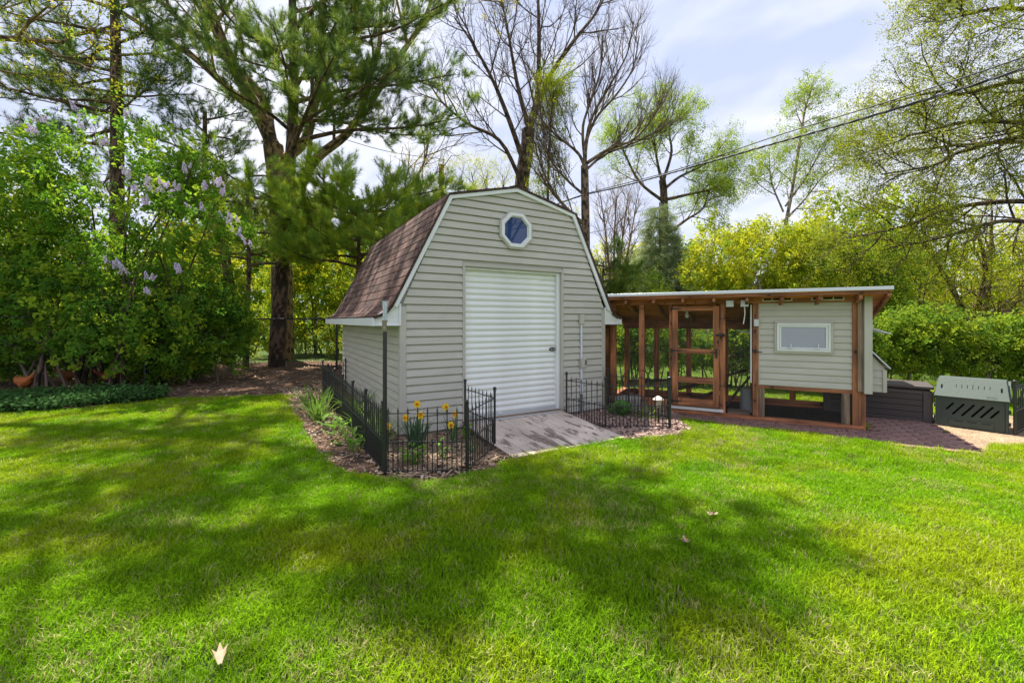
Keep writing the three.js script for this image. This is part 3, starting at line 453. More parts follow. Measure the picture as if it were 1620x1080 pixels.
  const hinge = y => { const s = new THREE.Shape([[0, -0.03], [0, 0.03], [0.02, 0.03], [0.03, 0.012], [0.15, 0.006], [0.16, 0], [0.15, -0.006], [0.03, -0.012], [0.02, -0.03]].map(p => new THREE.Vector2(...p))); const g = new THREE.ExtrudeGeometry(s, { depth: 0.006, bevelEnabled: false }); g.translate(xl - 0.02, y, zd + 0.019); part('hinge', mergeGeometries([g, rod(v3(xl - 0.004, y - 0.035, zd + 0.026), v3(xl - 0.004, y + 0.035, zd + 0.026), 0.007)].map(q => uvm(q))), M.iron, D); };
  hinge(1.635); hinge(0.985); hinge(0.205);
  part('handle', mergeGeometries([cb(0.028, 0.14, 0.012, xr - 0.04, 0.96, zd + 0.024), cb(0.09, 0.016, 0.014, xr - 0.075, 0.975, zd + 0.05), cb(0.016, 0.016, 0.04, xr - 0.04, 0.975, zd + 0.035)]), M.iron, D);
  part('latch', mergeGeometries([cb(0.05, 0.03, 0.012, xr - 0.01, 1.235, zd + 0.024), cb(0.055, 0.045, 0.014, xr + 0.045, 1.235, zd + 0.012), cb(0.13, 0.014, 0.014, xr + 0.02, 1.235, zd + 0.034)]), M.iron, D);
  part('door_sill', cb(0.76, 0.045, 0.03, -2.0, 0.104, 0.0), std(lin(0.66, 0.63, 0.6), 0.6), CP);
  // ---- hen house
  const H = new THREE.Group(); H.name = 'hen_house'; CP.add(H); const hx0 = -1.165, hx1 = -0.06, hy0 = 0.53, hy1 = 1.69;
  part('wall', cb(hx1 - hx0 - 0.02, hy1 - hy0, 1.25, (hx0 + hx1) / 2, (hy0 + hy1) / 2, -0.66), M.sidingTrim, H);
  const rows = 13, rh = (hy1 - hy0) / rows;
  for (let k = 0; k < rows; k++) { const y = hy0 + k * rh, P = [], a = hx0 + 0.012, b = hx1 - 0.012, pr = [[0.001, y], [0.017, y], [0.018, y + 0.004], [0.0145, y + rh * 0.45], [0.007, y + rh * 0.88], [-0.004, y + rh * 0.89]]; for (let i = 0; i < 5; i++) { const [z, q] = pr[i], [z2, q2] = pr[i + 1]; P.push(a, q, z, b, q, z, b, q2, z2, a, q, z, b, q2, z2, a, q2, z2); } const g = uvm(flat(P), SEED++); g.translate(0, 0, -0.036); part('siding_board', g, M.siding, H); }
  for (const x of [hx0, hx1]) part('corner_trim', cb(0.026, hy1 - hy0 + 0.012, 0.05, x, (hy0 + hy1) / 2, -0.034), M.siding, H);
  part('head_trim', cb(hx1 - hx0 - 0.03, 0.024, 0.03, (hx0 + hx1) / 2, hy1 - 0.004, -0.03), M.siding, H);
  const W = new THREE.Group(); W.name = 'window'; H.add(W); W.position.set(-0.632, 1.218, -0.018);
  const ww = 0.62, wh = 0.39, fr = (w, h, t, z, dep, mat, nm) => { for (const [a, b, x, y] of [[w, t, 0, h / 2 - t / 2], [w, t, 0, -h / 2 + t / 2], [t, h - 2 * t, w / 2 - t / 2, 0], [t, h - 2 * t, -w / 2 + t / 2, 0]]) part(nm, cb(a, b, dep, x, y, z), mat, W); };
  fr(ww + 0.06, wh + 0.06, 0.03, 0.006, 0.03, M.sidingTrim, 'casing'); fr(ww, wh, 0.028, 0.014, 0.036, M.white, 'frame'); fr(ww - 0.06, wh - 0.06, 0.024, 0.012, 0.026, M.white, 'sash');
  part('pane', cb(ww - 0.09, wh - 0.09, 0.006, 0, 0, 0.006, 0.001), phys(lin(0.38, 0.38, 0.48), 0.16, { clearcoat: 0.6, clearcoatRoughness: 0.08 }), W);
  for (const x of [-0.155, 0.16]) part('window_latch', mergeGeometries([cb(0.05, 0.014, 0.022, x, -wh / 2 + 0.045, 0.036, 0.003), cb(0.01, 0.06, 0.012, x + 0.012, -wh / 2 + 0.075, 0.04, 0.003)]), M.white, W);
  part('rim_beam', cb(1.14, 0.05, 0.05, -0.62, 0.50, -0.045), M.cedar, CP);
  post(-1.125, zf, 0.07, 0.475, 0.07, 0.07, M.greywood); post(-0.155, zf, 0.07, 0.475, 0.085, 0.07, M.greywood);
  part('corner_board', cb(0.07, 1.28, 0.03, -0.005, 1.155, 0.016), M.greywood, CP); part('corner_board', cb(0.085, 1.30, 0.035, 0.07, 1.145, 0.02), M.siding, CP); part('corner_board', cb(0.03, 1.28, 1.2, 0.018, 1.155, -0.62), M.sidingTrim, CP);
  part('post', cb(0.05, 0.52, 0.088, 0.028, 0.26, -0.05), M.cedar, CP);
  // nest box with sloping lid on the right side
  const N = new THREE.Group(); N.name = 'nest_box'; CP.add(N);
  { const s = new THREE.Shape([[0.036, 0.50], [0.30, 0.50], [0.30, 0.80], [0.15, 1.0], [0.036, 1.1]].map(p => new THREE.Vector2(...p))); part('wall', uvm(at(new THREE.ExtrudeGeometry(s, { depth: 0.8, bevelEnabled: false }), 0, 0, -1.0)), M.sidingTrim, N);
    const top = y => y < 0.8 ? 0.27 : lerp(0.27, 0.05, (y - 0.8) / 0.28);
    for (let k = 0; k < 6; k++) { const y = 0.505 + k * 0.096, a = 0.037, b0 = top(y), b1 = top(y + 0.096), P = [], pr = [[0.001, y, b0], [0.015, y, b0], [0.004, y + 0.093, b1]]; for (let i = 0; i < 2; i++) { const [z, q, b] = pr[i], [z2, q2, c] = pr[i + 1]; P.push(a, q, z, b, q, z, c, q2, z2, a, q, z, c, q2, z2, a, q2, z2); } part('siding_board', uvm(at(flat(P), 0, 0, -0.2), SEED++), M.siding, N); }
    part('corner_trim', cb(0.045, 0.30, 0.03, 0.285, 0.65, -0.19), M.siding, N);
    const lid = cbox(0.44, 0.016, 0.9, 0.004, 3); lid.rotateZ(-0.86); lid.translate(0.195, 0.985, -0.6); part('lid', lid, M.metalRoof, N); part('lid_ridge', cb(0.12, 0.03, 0.9, 0.04, 1.155, -0.6), M.cedar, N); }
  const aw = cbox(0.36, 0.014, 0.5, 0.003, 5); aw.rotateZ(-0.36); aw.translate(0.215, 1.335, -0.55); part('side_shutter', aw, M.white, CP);
  // vents under the eave, lamps, boxes, cords
  for (const x of [-0.94, -0.36]) { const v = new THREE.Group(); v.name = 'vent'; v.position.set(x, 1.752, 0.014); CP.add(v); for (const [w, h, dx, dy] of [[0.36, 0.014, 0, 0.023], [0.36, 0.014, 0, -0.023], [0.014, 0.034, -0.173, 0], [0.014, 0.034, 0.173, 0], [0.014, 0.034, -0.06, 0], [0.014, 0.034, 0.06, 0]]) part('bar', cb(w, h, 0.02, dx, dy, 0.015, 0.002), std(lin(0.62, 0.6, 0.42), 0.6), v); part('opening', cb(0.34, 0.036, 0.006, 0, 0, 0.002, 0.001), std(lin(0.03, 0.03, 0.025), 0.9), v); }
  for (const x of [-1.535, -1.345]) part('electric_box', cb(0.105, 0.1, 0.05, x, 1.70, 0.03, 0.006), M.galv, CP);
  part('cord', new THREE.TubeGeometry(new THREE.CatmullRomCurve3([v3(-1.345, 1.65, 0.03), v3(-1.34, 1.55, 0.02), v3(-1.35, 1.46, 0.0), v3(-1.36, 1.40, 0.0)]), 12, 0.008, 6), M.white, CP);
  part('conduit', cyl(0.011, 1.13, -1.262, 0.55, 0.005, 8), std(lin(0.62, 0.62, 0.63), 0.5), CP);
  part('switch_box', cb(0.065, 0.105, 0.035, -1.195, 1.42, 0.016, 0.005), M.galv, CP);
  part('latch', mergeGeometries([cb(0.05, 0.045, 0.02, -1.215, 1.015, 0.01), cb(0.09, 0.012, 0.012, -1.165, 1.0, 0.02)]), M.iron, CP);
  part('feeder_arm', rod(v3(-1.44, 1.30, -0.3), v3(-1.24, 1.26, -0.25), 0.009), M.galv, CP);
  { const b = new THREE.Group(); b.name = 'light_fitting'; b.position.set(-2.16, 1.60, -0.35); CP.add(b); part('socket', cyl(0.05, 0.03, 0, 0.0, 0, 14, 0.06), M.white, b); part('bulb', new THREE.LatheGeometry([[0.001, -0.11], [0.02, -0.105], [0.03, -0.085], [0.031, -0.07], [0.022, -0.04], [0.015, -0.02], [0.014, 0]].map(p => new THREE.Vector2(...p)), 14), phys(lin(0.85, 0.85, 0.85), 0.2), b); }
  for (const y of [1.545, 1.52]) part('hook', rod(v3(-2.61, y, -0.3), v3(-2.61, y - 0.12, -0.32), 0.006), M.iron, CP);
  // perches and a block inside the run
  const perch = (a, b, r) => part('perch', rod(v3(...a), v3(...b), r, 7, r * 0.8), M.barkLight, CP);
  perch([-2.55, 0.18, -0.9], [-1.3, 0.62, -1.1], 0.028); perch([-2.2, 0.06, -0.7], [-1.55, 0.34, -1.15], 0.03); perch([-1.6, 0.1, -0.55], [-1.25, 0.5, -1.2], 0.024); perch([-3.2, 0.35, -0.8], [-2.4, 0.4, -1.0], 0.03);
  part('step_block', cb(0.3, 0.06, 0.2, -1.42, 0.062, -0.25), M.greywood, CP); part('feeder', cyl(0.09, 0.36, -1.32, 0.03, -0.5, 14, 0.075), std(lin(0.2, 0.21, 0.22), 0.5), CP);
}

// ---------------------------------------------------------------- brown deck box
{
  const a = Math.atan2(-(6.055 - 6.536), 5.926 - 5.32), B = thing('storage_box', 'dark brown plank sided plastic deck box beside the coop', 'storage box', [5.926, 0, 6.055], -Math.atan2(6.536 - 6.055, 5.926 - 5.32));
  const L = 1.25, H = 0.5, Dp = 0.58, br = std(lin(0.062, 0.048, 0.046), 0.6, { bumpMap: T.grain, bumpScale: 0.0015 }), br2 = std(lin(0.075, 0.06, 0.058), 0.55, { bumpMap: T.grain, bumpScale: 0.001 });
  part('body', cb(L - 0.03, H - 0.05, Dp - 0.03, -L / 2, H / 2 - 0.01, -Dp / 2, 0.008), br, B);
  for (const x of [-0.05, -L + 0.05]) part('corner_post', cb(0.1, H - 0.05, 0.03, x, H / 2 - 0.022, 0.0, 0.006), br2, B);
  part('rail', cb(L - 0.2, 0.05, 0.026, -L / 2, 0.03, 0, 0.005), br2, B); part('rail', cb(L - 0.2, 0.05, 0.026, -L / 2, H - 0.072, 0, 0.005), br2, B);
  for (let k = 0; k < 4; k++) part('plank', cb(L - 0.2, 0.082, 0.02, -L / 2, 0.10 + k * 0.0865, -0.004, 0.005), br, B);
  for (let k = 0; k < 4; k++) part('plank', cb(0.02, 0.082, Dp - 0.1, 0.0, 0.10 + k * 0.0865, -Dp / 2, 0.005), br, B);
  part('lid', cb(L + 0.03, 0.05, Dp + 0.05, -L / 2, H, -Dp / 2 + 0.01, 0.012), br2, B);
}
// ---------------------------------------------------------------- green compost bin
{
  const ang = Math.atan2(5.453 - 5.96, 6.33 - 5.956), B = thing('compost_bin', 'dark green plastic compost bin with pale green slotted lid', 'compost bin', [5.90, 0, 5.98], ang * 0.93);
  const L = 0.66, H = 0.43, Dp = 0.5, g1 = phys(lin(0.036, 0.052, 0.043), 0.5), g2 = phys(lin(0.06, 0.082, 0.068), 0.65, { bumpMap: T.speck, bumpScale: 0.001 }), dk = std(lin(0.008, 0.01, 0.008), 0.9);
  // front panel with slanting slots cut through
  const rr = (w, h, x, y, rot = 0) => { const r = h / 2, p = new THREE.Path(), c = Math.cos(rot), s = Math.sin(rot), pts = []; for (let i = 0; i <= 6; i++) { const t = -Math.PI / 2 + i / 6 * Math.PI; pts.push([w / 2 - r + Math.cos(t) * r, Math.sin(t) * r]); } for (let i = 0; i <= 6; i++) { const t = Math.PI / 2 + i / 6 * Math.PI; pts.push([-w / 2 + r + Math.cos(t) * r, Math.sin(t) * r]); } p.setFromPoints(pts.map(([a, b]) => new THREE.Vector2(x + a * c - b * s, y + a * s + b * c))); return p; };
  const f = new THREE.Shape([[0.03, 0.01], [L - 0.03, 0.01], [L - 0.03, H - 0.01], [0.03, H - 0.01]].map(p => new THREE.Vector2(...p)));
  for (const [x, y, w] of [[0.135, 0.285, 0.13], [0.215, 0.255, 0.20], [0.305, 0.25, 0.21], [0.395, 0.25, 0.21], [0.475, 0.25, 0.20], [0.545, 0.235, 0.14]]) f.holes.push(rr(w, 0.026, x, y, 0.95));
  part('front_panel', uvm(at(new THREE.ExtrudeGeometry(f, { depth: 0.02, bevelEnabled: true, bevelSize: 0.003, bevelThickness: 0.003, bevelSegments: 1 }), 0, 0, -0.012)), g1, B);
  part('inner_bin', cb(L - 0.06, H - 0.04, Dp - 0.06, L / 2, H / 2, -Dp / 2 - 0.02), dk, B);
  for (const x of [0.012, L - 0.012]) { part('side_panel', cb(0.024, H, Dp, x, H / 2, -Dp / 2, 0.006), g1, B); part('corner_post', cb(0.036, H + 0.01, 0.04, x, H / 2, 0.0, 0.008), g1, B); for (const y of [0.12, 0.28]) part('hinge_lug', cb(0.03, 0.05, 0.03, x + (x < 0.1 ? -0.02 : 0.02), y, -0.02, 0.006), g1, B); }
  part('back_panel', cb(L - 0.05, H, 0.024, L / 2, H / 2, -Dp, 0.006), g1, B);
  part('bottom_hatch', cb(0.42, 0.10, 0.016, L / 2, 0.075, 0.012, 0.006), g1, B); for (const x of [0.22, 0.345, 0.47]) part('hatch_slot', cb(0.085, 0.009, 0.004, x, 0.098, 0.021, 0.001), dk, B);
  // lid: sloping front with slots
  const lidS = new THREE.Shape([[-0.012, 0], [L + 0.012, 0], [L - 0.02, 0.30], [0.02, 0.30]].map(p => new THREE.Vector2(...p)));
  [0.05, 0.062, 0.062, 0.075, 0.062, 0.062, 0.055].forEach((h, i) => lidS.holes.push(rr(h, 0.011, 0.195 + i * 0.0515, 0.17, 1.5708)));
  for (const x of [0.055, L - 0.055]) lidS.holes.push(rr(0.07, 0.022, x, 0.15, 1.5708));
  const lid = new THREE.Group(); lid.name = 'lid'; B.add(lid);
  const lg = uvm(new THREE.ExtrudeGeometry(lidS, { depth: 0.014, bevelEnabled: true, bevelSize: 0.004, bevelThickness: 0.003, bevelSegments: 1 })); lg.rotateX(-0.62); lg.translate(0, H - 0.02, 0.03); part('front_slope', lg, g2, lid);
  part('lid_lining', at(cbox(L - 0.03, 0.25, 0.008, 0.001, 1), L / 2, H + 0.07, -0.085, -0.62), dk, lid);
  const ends = new THREE.Shape([[0.02, -0.02], [-0.17, 0.215], [-0.36, 0.215], [-0.54, -0.02]].map(p => new THREE.Vector2(...p)));
  for (const x of [0.004, L - 0.028]) { const g = new THREE.ExtrudeGeometry(ends, { depth: 0.024, bevelEnabled: false }); g.rotateY(-Math.PI / 2); g.rotateY(Math.PI); g.scale(1, 1, 1); const p = g.attributes.position; for (let i = 0; i < p.count; i++) { } g.rotateY(0); at(g, x + 0.024, H, 0); { const q = g.attributes.position; let mn = 1e9, mx = -1e9; for (let i = 0; i < q.count; i++) { mn = Math.min(mn, q.getZ(i)); mx = Math.max(mx, q.getZ(i)); } if (mx > 0.3) for (let i = 0; i < q.count; i++) q.setZ(i, -q.getZ(i)); g.computeVertexNormals(); } part('lid_end', uvm(g), g2, lid); }
  part('lid_top', cb(L - 0.03, 0.02, 0.21, L / 2, H + 0.222, -0.255, 0.006), g2, lid);
  part('back_slope', at(cbox(L - 0.03, 0.30, 0.016, 0.004, 2), L / 2, H + 0.09, -0.455, 0.64), g2, lid);
  { const pl = new THREE.Shape(); const o = rr(0.10, 0.022, 0, 0), i2 = rr(0.094, 0.016, 0, 0); pl.setFromPoints(o.getPoints()); pl.holes.push(i2); const g = new THREE.ExtrudeGeometry(pl, { depth: 0.003, bevelEnabled: false }); g.translate(L - 0.14, 0.035, 0.0165); g.rotateX(-0.62); g.translate(0, H - 0.02, 0.03); part('emblem_rim', uvm(g), g2, lid); }
}
// ---------------------------------------------------------------- black ornamental garden fences
const G_tall = (() => { const g = mergeGeometries([new THREE.CylinderGeometry(0.0055, 0.0055, 1, 6, 1, true).translate(0, 0.5, 0)]); return g; })();
function picket(h) { return mergeGeometries([new THREE.CylinderGeometry(0.0055, 0.0055, h - 0.05, 6, 1, true).translate(0, (h - 0.05) / 2, 0), new THREE.CylinderGeometry(0.0085, 0.0065, 0.012, 6, 1).translate(0, h - 0.052, 0), new THREE.ConeGeometry(0.0085, 0.046, 6, 1).translate(0, h - 0.023, 0)]); }
const pickTall = picket(0.635), pickShort = picket(0.345), postG = cyl(0.0135, 0.66, 0, 0, 0, 10), ballG = new THREE.SphereGeometry(0.022, 12, 8).translate(0, 0.682, 0), collarG = cyl(0.017, 0.012, 0, 0.648, 0, 10);
function gardenFence(label, runs, group) {
  const [ox, od] = runs[0][0], F = thing('garden_fence', label, 'garden fence', [ox, 0, od], 0, group), done = new Set();
  const postAt = ([x, d], s = 1) => { const k = x.toFixed(2) + d.toFixed(2); if (done.has(k)) return; done.add(k); const p = part('post', postG, M.black, F); p.position.set(x - ox, 0, -(d - od)); p.scale.set(s, 1, s); part('finial', ballG, M.black, p); part('collar', collarG, M.black, p); };
  for (const run of runs) for (let i = 0; i < run.length; i++) {
    postAt(run[i], run[i][2] || 1); if (!i) continue; const [x0, d0] = run[i - 1], [x1, d1] = run[i], l = Math.hypot(x1 - x0, d1 - d0), turn = Math.atan2(d1 - d0, x1 - x0);
    for (const y of [0.035, 0.305, 0.575]) { const g = new THREE.CylinderGeometry(0.0062, 0.0062, l, 6, 1, true); g.rotateZ(Math.PI / 2); const m = part('rail', g, M.black, F); m.position.set((x0 + x1) / 2 - ox, y, -((d0 + d1) / 2 - od)); m.rotation.y = turn; }
    const n = Math.max(2, Math.round(l / 0.0475)); for (let k = 1; k < n; k++) { const t = k / n, m = part('picket', k % 2 ? pickShort : pickTall, M.black, F); m.position.set(lerp(x0, x1, t) - ox, 0.008, -(lerp(d0, d1, t) - od)); m.rotation.y = turn; }
  }
  return F;
}
const P1 = [-1.215, 4.053];
gardenFence('low black ornamental fence around the daffodil bed and along the shed side', [[[-0.60, 5.5], [-0.196, 4.862], [-0.43, 4.078], P1, ...[1, 2, 3, 4, 5, 6].map(k => [P1[0] + bx[0] * 0.79 * k, P1[1] + bx[1] * 0.79 * k]), shedAt(-0.02, 3.9)]]);
gardenFence('low black ornamental fence around the bark chip bed beside the ramp', [[[0.80, 6.30], [1.252, 5.755], [2.118, 5.772, 1.5], [2.30, 6.33], [1.80, 6.62], [1.52, 6.80]]]);
gardenFence('short black ornamental fence standing beside the compost bin', [[[6.34, 5.42], [6.85, 5.72], [7.4, 6.05]]]);

// ---------------------------------------------------------------- rain gauge on its pole
{
  const R = thing('rain_gauge', 'clear rain gauge with printed scale on a tall black pole', 'rain gauge', [-1.195, 0, 4.04], 0.1);
  part('pole', cyl(0.020, 1.36, 0, 0, 0, 14, 0.019), M.black, R);
  part('bracket', mergeGeometries([cb(0.042, 0.11, 0.012, 0, 1.40, 0.022, 0.003), cb(0.05, 0.018, 0.03, 0, 1.445, 0.012, 0.003)]), std(lin(0.22, 0.18, 0.12), 0.4, { metalness: 0.5 }), R); part('screw', at(new THREE.CylinderGeometry(0.006, 0.006, 0.004, 8), 0, 1.385, 0.03, Math.PI / 2), M.galv, R);
  const tube = [[0.018, 1.415], [0.0255, 1.62], [0.0295, 1.625], [0.0295, 1.635], [0.027, 1.635], [0.0235, 1.62], [0.016, 1.42]].map(p => new THREE.Vector2(...p));
  part('tube', new THREE.LatheGeometry(tube, 20), phys(lin(0.9, 0.93, 0.95), 0.08, { transmission: 0.85, thickness: 0 }), R);
  const cv = document.createElement('canvas'); cv.width = 128; cv.height = 512; const c = cv.getContext('2d'); c.fillStyle = '#dfe3e6'; c.fillRect(0, 0, 128, 512); c.fillStyle = '#20304a'; for (let i = 0; i < 50; i++) c.fillRect(i % 5 ? 46 : 30, 14 + i * 9.6, i % 5 ? 36 : 68, 3); c.font = 'bold 46px sans-serif'; for (let i = 0; i < 6; i++) c.fillText(String(5 - i), i % 2 ? 92 : 6, 50 + i * 84);
  const t = new THREE.CanvasTexture(cv); t.colorSpace = THREE.SRGBColorSpace;
  part('scale', at(new THREE.PlaneGeometry(0.03, 0.195), 0, 1.522, 0.012, -0.03), std(0xffffff, 0.6, { map: t, side: THREE.DoubleSide }), R);
}

// ---------------------------------------------------------------- small things in the right bed
{
  const S = thing('garden_light', 'small bronze solar path light with pale hood on bark chips', 'garden light', [2.05, 0, 6.02]);
  part('stake', cyl(0.009, 0.26, 0, 0, 0, 8), M.iron, S); part('lantern', cyl(0.03, 0.09, 0, 0.24, 0, 10, 0.045), phys(lin(0.55, 0.5, 0.4), 0.4), S);
  part('hood', new THREE.LatheGeometry([[0.001, 0.40], [0.035, 0.385], [0.075, 0.35], [0.078, 0.335], [0.05, 0.335], [0.001, 0.34]].map(p => new THREE.Vector2(...p)), 16), std(lin(0.42, 0.38, 0.34), 0.6), S);
  const blk = thing('stone_block', 'rough grey stone block behind the hosta in the bed', 'stone block', [1.86, 0, 6.9], 0.5);
  { const g = cbox(0.42, 0.24, 0.2, 0.03, 1); const p = g.attributes.position; for (let i = 0; i < p.count; i++) { const a = hash3(Math.round(p.getX(i) * 50), Math.round(p.getY(i) * 50), Math.round(p.getZ(i) * 50)); p.setXYZ(i, p.getX(i) * (0.94 + 0.12 * a), p.getY(i) * (0.92 + 0.16 * a) + 0.115, p.getZ(i) * (0.9 + 0.2 * a)); } g.computeVertexNormals(); part('stone', uvm(g), M.concrete, blk); }
  const lg = thing('edging_timber', 'weathered timber edging lying along the coop run', 'timber', [1.72, 0, 7.25], CT); part('timber', cb(1.0, 0.1, 0.1, 0.35, 0.05, 0.1, 0.012), M.greywood, lg); part('timber', cb(0.7, 0.09, 0.09, 0.2, 0.145, 0.1, 0.012), M.greywood, lg);
}
// ---------------------------------------------------------------- leaves on the lawn
{
  const leaf = (seed) => { const r = rng(seed), s = new THREE.Shape(), pts = []; const lobes = [[0, -0.06], [0.008, -0.055], [0.014, -0.02], [0.035, -0.01], [0.018, 0.002], [0.05, 0.02], [0.022, 0.022], [0.042, 0.05], [0.014, 0.046], [0, 0.078], [-0.014, 0.046], [-0.042, 0.05], [-0.022, 0.022], [-0.05, 0.02], [-0.018, 0.002], [-0.035, -0.01], [-0.014, -0.02], [-0.008, -0.055]]; s.setFromPoints(lobes.map(p => new THREE.Vector2(...p))); const g = new THREE.ExtrudeGeometry(s, { depth: 0.0012, bevelEnabled: false, steps: 1 }), p = g.attributes.position; g.rotateX(-Math.PI / 2); for (let i = 0; i < p.count; i++) { const x = p.getX(i), z = p.getZ(i); p.setY(i, p.getY(i) + 17 * x * x + 5 * z * z + 0.5 * Math.abs(x) * Math.sin(z * 70 + seed)); p.setX(i, x * (1 - 5 * Math.abs(x))); } g.computeVertexNormals(); return uvm(g); };
  for (const [x, d, s, lab, a, col] of [[-1.21, 1.78, 0.9, 'pale curled oak leaf lying on the lawn near its open middle', 0.6, [0.5, 0.36, 0.24]], [1.45, 3.1, 0.75, 'dry tan leaf on the lawn in line with the ramp', 1.9, [0.5, 0.36, 0.24]], [1.1, 2.73, 0.8, 'flattened brown leaf half sunk in the lawn', 3, [0.36, 0.24, 0.16]]]) { const L = thing('fallen_leaf', lab, 'leaf', [x, 0.05, d], a); const m = part('blade', leaf(7 + x * 10), std(lin(...col), 0.9, { side: THREE.DoubleSide }), L); m.scale.setScalar(s); }
}
// ---------------------------------------------------------------- chain link fences
function chainLink(label, pts, h) {
  const F = thing('chain_link_fence', label, 'chain link fence', [pts[0][0], 0, pts[0][1]]), [ox, od] = pts[0], G = [];
  pts.forEach(([x, d], i) => {
    const p = part('post', cyl(0.03, h + 0.03, 0, 0, 0, 10), M.black, F); p.position.set(x - ox, 0, -(d - od)); part('cap', new THREE.SphereGeometry(0.034, 10, 6, 0, 6.283, 0, 1.6).translate(0, h + 0.03, 0), M.black, p);
    if (!i) return; const [x0, d0] = pts[i - 1], a = v3(x0 - ox, h, -(d0 - od)), b = v3(x - ox, h, -(d - od)); part('top_rail', rod(a, b, 0.021, 8), M.black, F);
    const l = a.distanceTo(b), dir = b.clone().sub(a).normalize(), st = 0.09, P = (s, y) => a.clone().addScaledVector(dir, clamp(s, 0, l)).setY(y);
    for (let s = -h; s < l; s += st) for (const sg of [1, -1]) { let s0 = s, s1 = s + h, y0 = 0.03, y1 = h; if (s0 < 0) { y0 = 0.03 - s0; s0 = 0; } if (s1 > l) { y1 = h - (s1 - l); s1 = l; } if (s1 - s0 < 0.05) continue; const A = P(s0, sg > 0 ? y0 : h + 0.03 - y0), B = P(s1, sg > 0 ? y1 : h + 0.03 - y1); G.push(rod(A, B, 0.0016, 3)); }
  });
  part('chain_mesh', mergeGeometries(G), M.iron, F, 'stuff'); return F;
}
chainLink('black chain link fence with top rail behind the pine trunk', [[-7.8, 12.6], [-5.2, 12.75], [-2.6, 12.9], [-0.2, 13.0]], 1.5);
chainLink('black chain link fence running beside the lilac thicket', [[-7.82, 12.62], [-8.15, 9.55], [-10.4, 8.35], [-13.2, 7.6]], 1.52);
{ const F = thing('hedge_rail_fence', 'old grey rail fence inside the hedge beside the coop', 'fence', [4.6, 0, 9.3]); for (const [a, b] of [[[0, 0], [2.6, -0.9]], [[2.6, -0.9], [5.4, -2.0]]]) { part('rail', rod(v3(a[0], 0.70, -a[1]), v3(b[0], 0.68, -b[1]), 0.03, 7), M.greywood, F); } for (const [x, d] of [[0, 0], [2.6, -0.9], [5.4, -2.0]]) part('post', cyl(0.04, 0.76, x, 0, -d, 8), M.greywood, F); }

// ---------------------------------------------------------------- utility pole and wires
{
  const U = thing('utility_pole', 'weathered grey utility pole rising behind the shed roof', 'utility pole', [-3.95, 0, 24.0]); part('shaft', new THREE.CylinderGeometry(0.14, 0.17, 10.15, 14).translate(0, 5.075, 0), M.greywood, U); part('insulator', cyl(0.05, 0.5, 0.14, 9.95, 0.05, 10, 0.045), M.galv, U); part('bracket', cb(0.16, 0.05, 0.05, 0.08, 10.0, 0.04), M.galv, U);
  M.cable = std(lin(0.09, 0.08, 0.075), 0.6); const wire = (label, pts, r, mat = M.iron, twist = 0) => {
    const c = new THREE.CatmullRomCurve3(pts.map(p => V(...p))), n = 80;
    if (!twist) { const m = new THREE.Mesh(new THREE.TubeGeometry(c, n, r, 6), mat); m.name = numbered('overhead_wire'); scene.add(m); return tag(m, label, 'wire', 'overhead wires'); }
    const W = thing('overhead_wire', label, 'wire', [0, 0, 0], 0, 'overhead wires'), N = 260, cs = [];
    for (let k = 0; k < 3; k++) { const q = []; for (let i = 0; i <= N; i++) { const t = i / N, p = c.getPoint(t), a = t * 200 + k * 2.094; q.push(p.add(v3(Math.cos(a) * r * 1.1, Math.sin(a) * r * 1.1, 0))); } part('strand', new THREE.TubeGeometry(new THREE.CatmullRomCurve3(q), N * 2, r, 5), k ? mat : M.cable, W); }
  };
  wire('thick twisted service cable sloping down over the coop', [[19, 7.4, -11], [13.1, 5.95, -1.1], [8.34, 5.55, 7], [5.98, 5.77, 11], [4.1, 6.1, 14.6], [2.7, 6.72, 18.5], [0.3, 7.4, 26]], 0.0135, M.iron, 1);
  wire('thin black wire running just above the twisted cable', [[19, 7.7, -11], [13.1, 6.2, -1.1], [8.34, 5.74, 7], [6.3, 5.86, 10.3], [5.0, 5.97, 12.8], [2.72, 6.76, 18.5], [0.3, 7.45, 26]], 0.014);
  wire('thin sagging wire below the twisted cable behind the shed gable', [[8.5, 6.2, 17.5], [4.7, 5.65, 19.4], [2.2, 5.55, 21.8], [0.3, 5.75, 25]], 0.012);
  wire('thin wire crossing the treetops down to the utility pole', [[-16.5, 11.4, 13.6], [-12.8, 10.25, 14.5], [-9.2, 9.4, 16.5], [-6.3, 9.6, 20.5], [-3.85, 10.45, 24]], 0.014);
  wire('short black cable emerging from the lilac crown', [[-14.5, 7.2, 11], [-11.5, 6.75, 10.3], [-10.2, 6.3, 9.6]], 0.016);
  wire('pale cable drooping between pine trunk and shed roof', [[-11.2, 6.7, 16.6], [-8.2, 6.2, 16.4], [-5.0, 6.15, 17], [-3.9, 6.05, 17.5]], 0.013, M.galv);
}
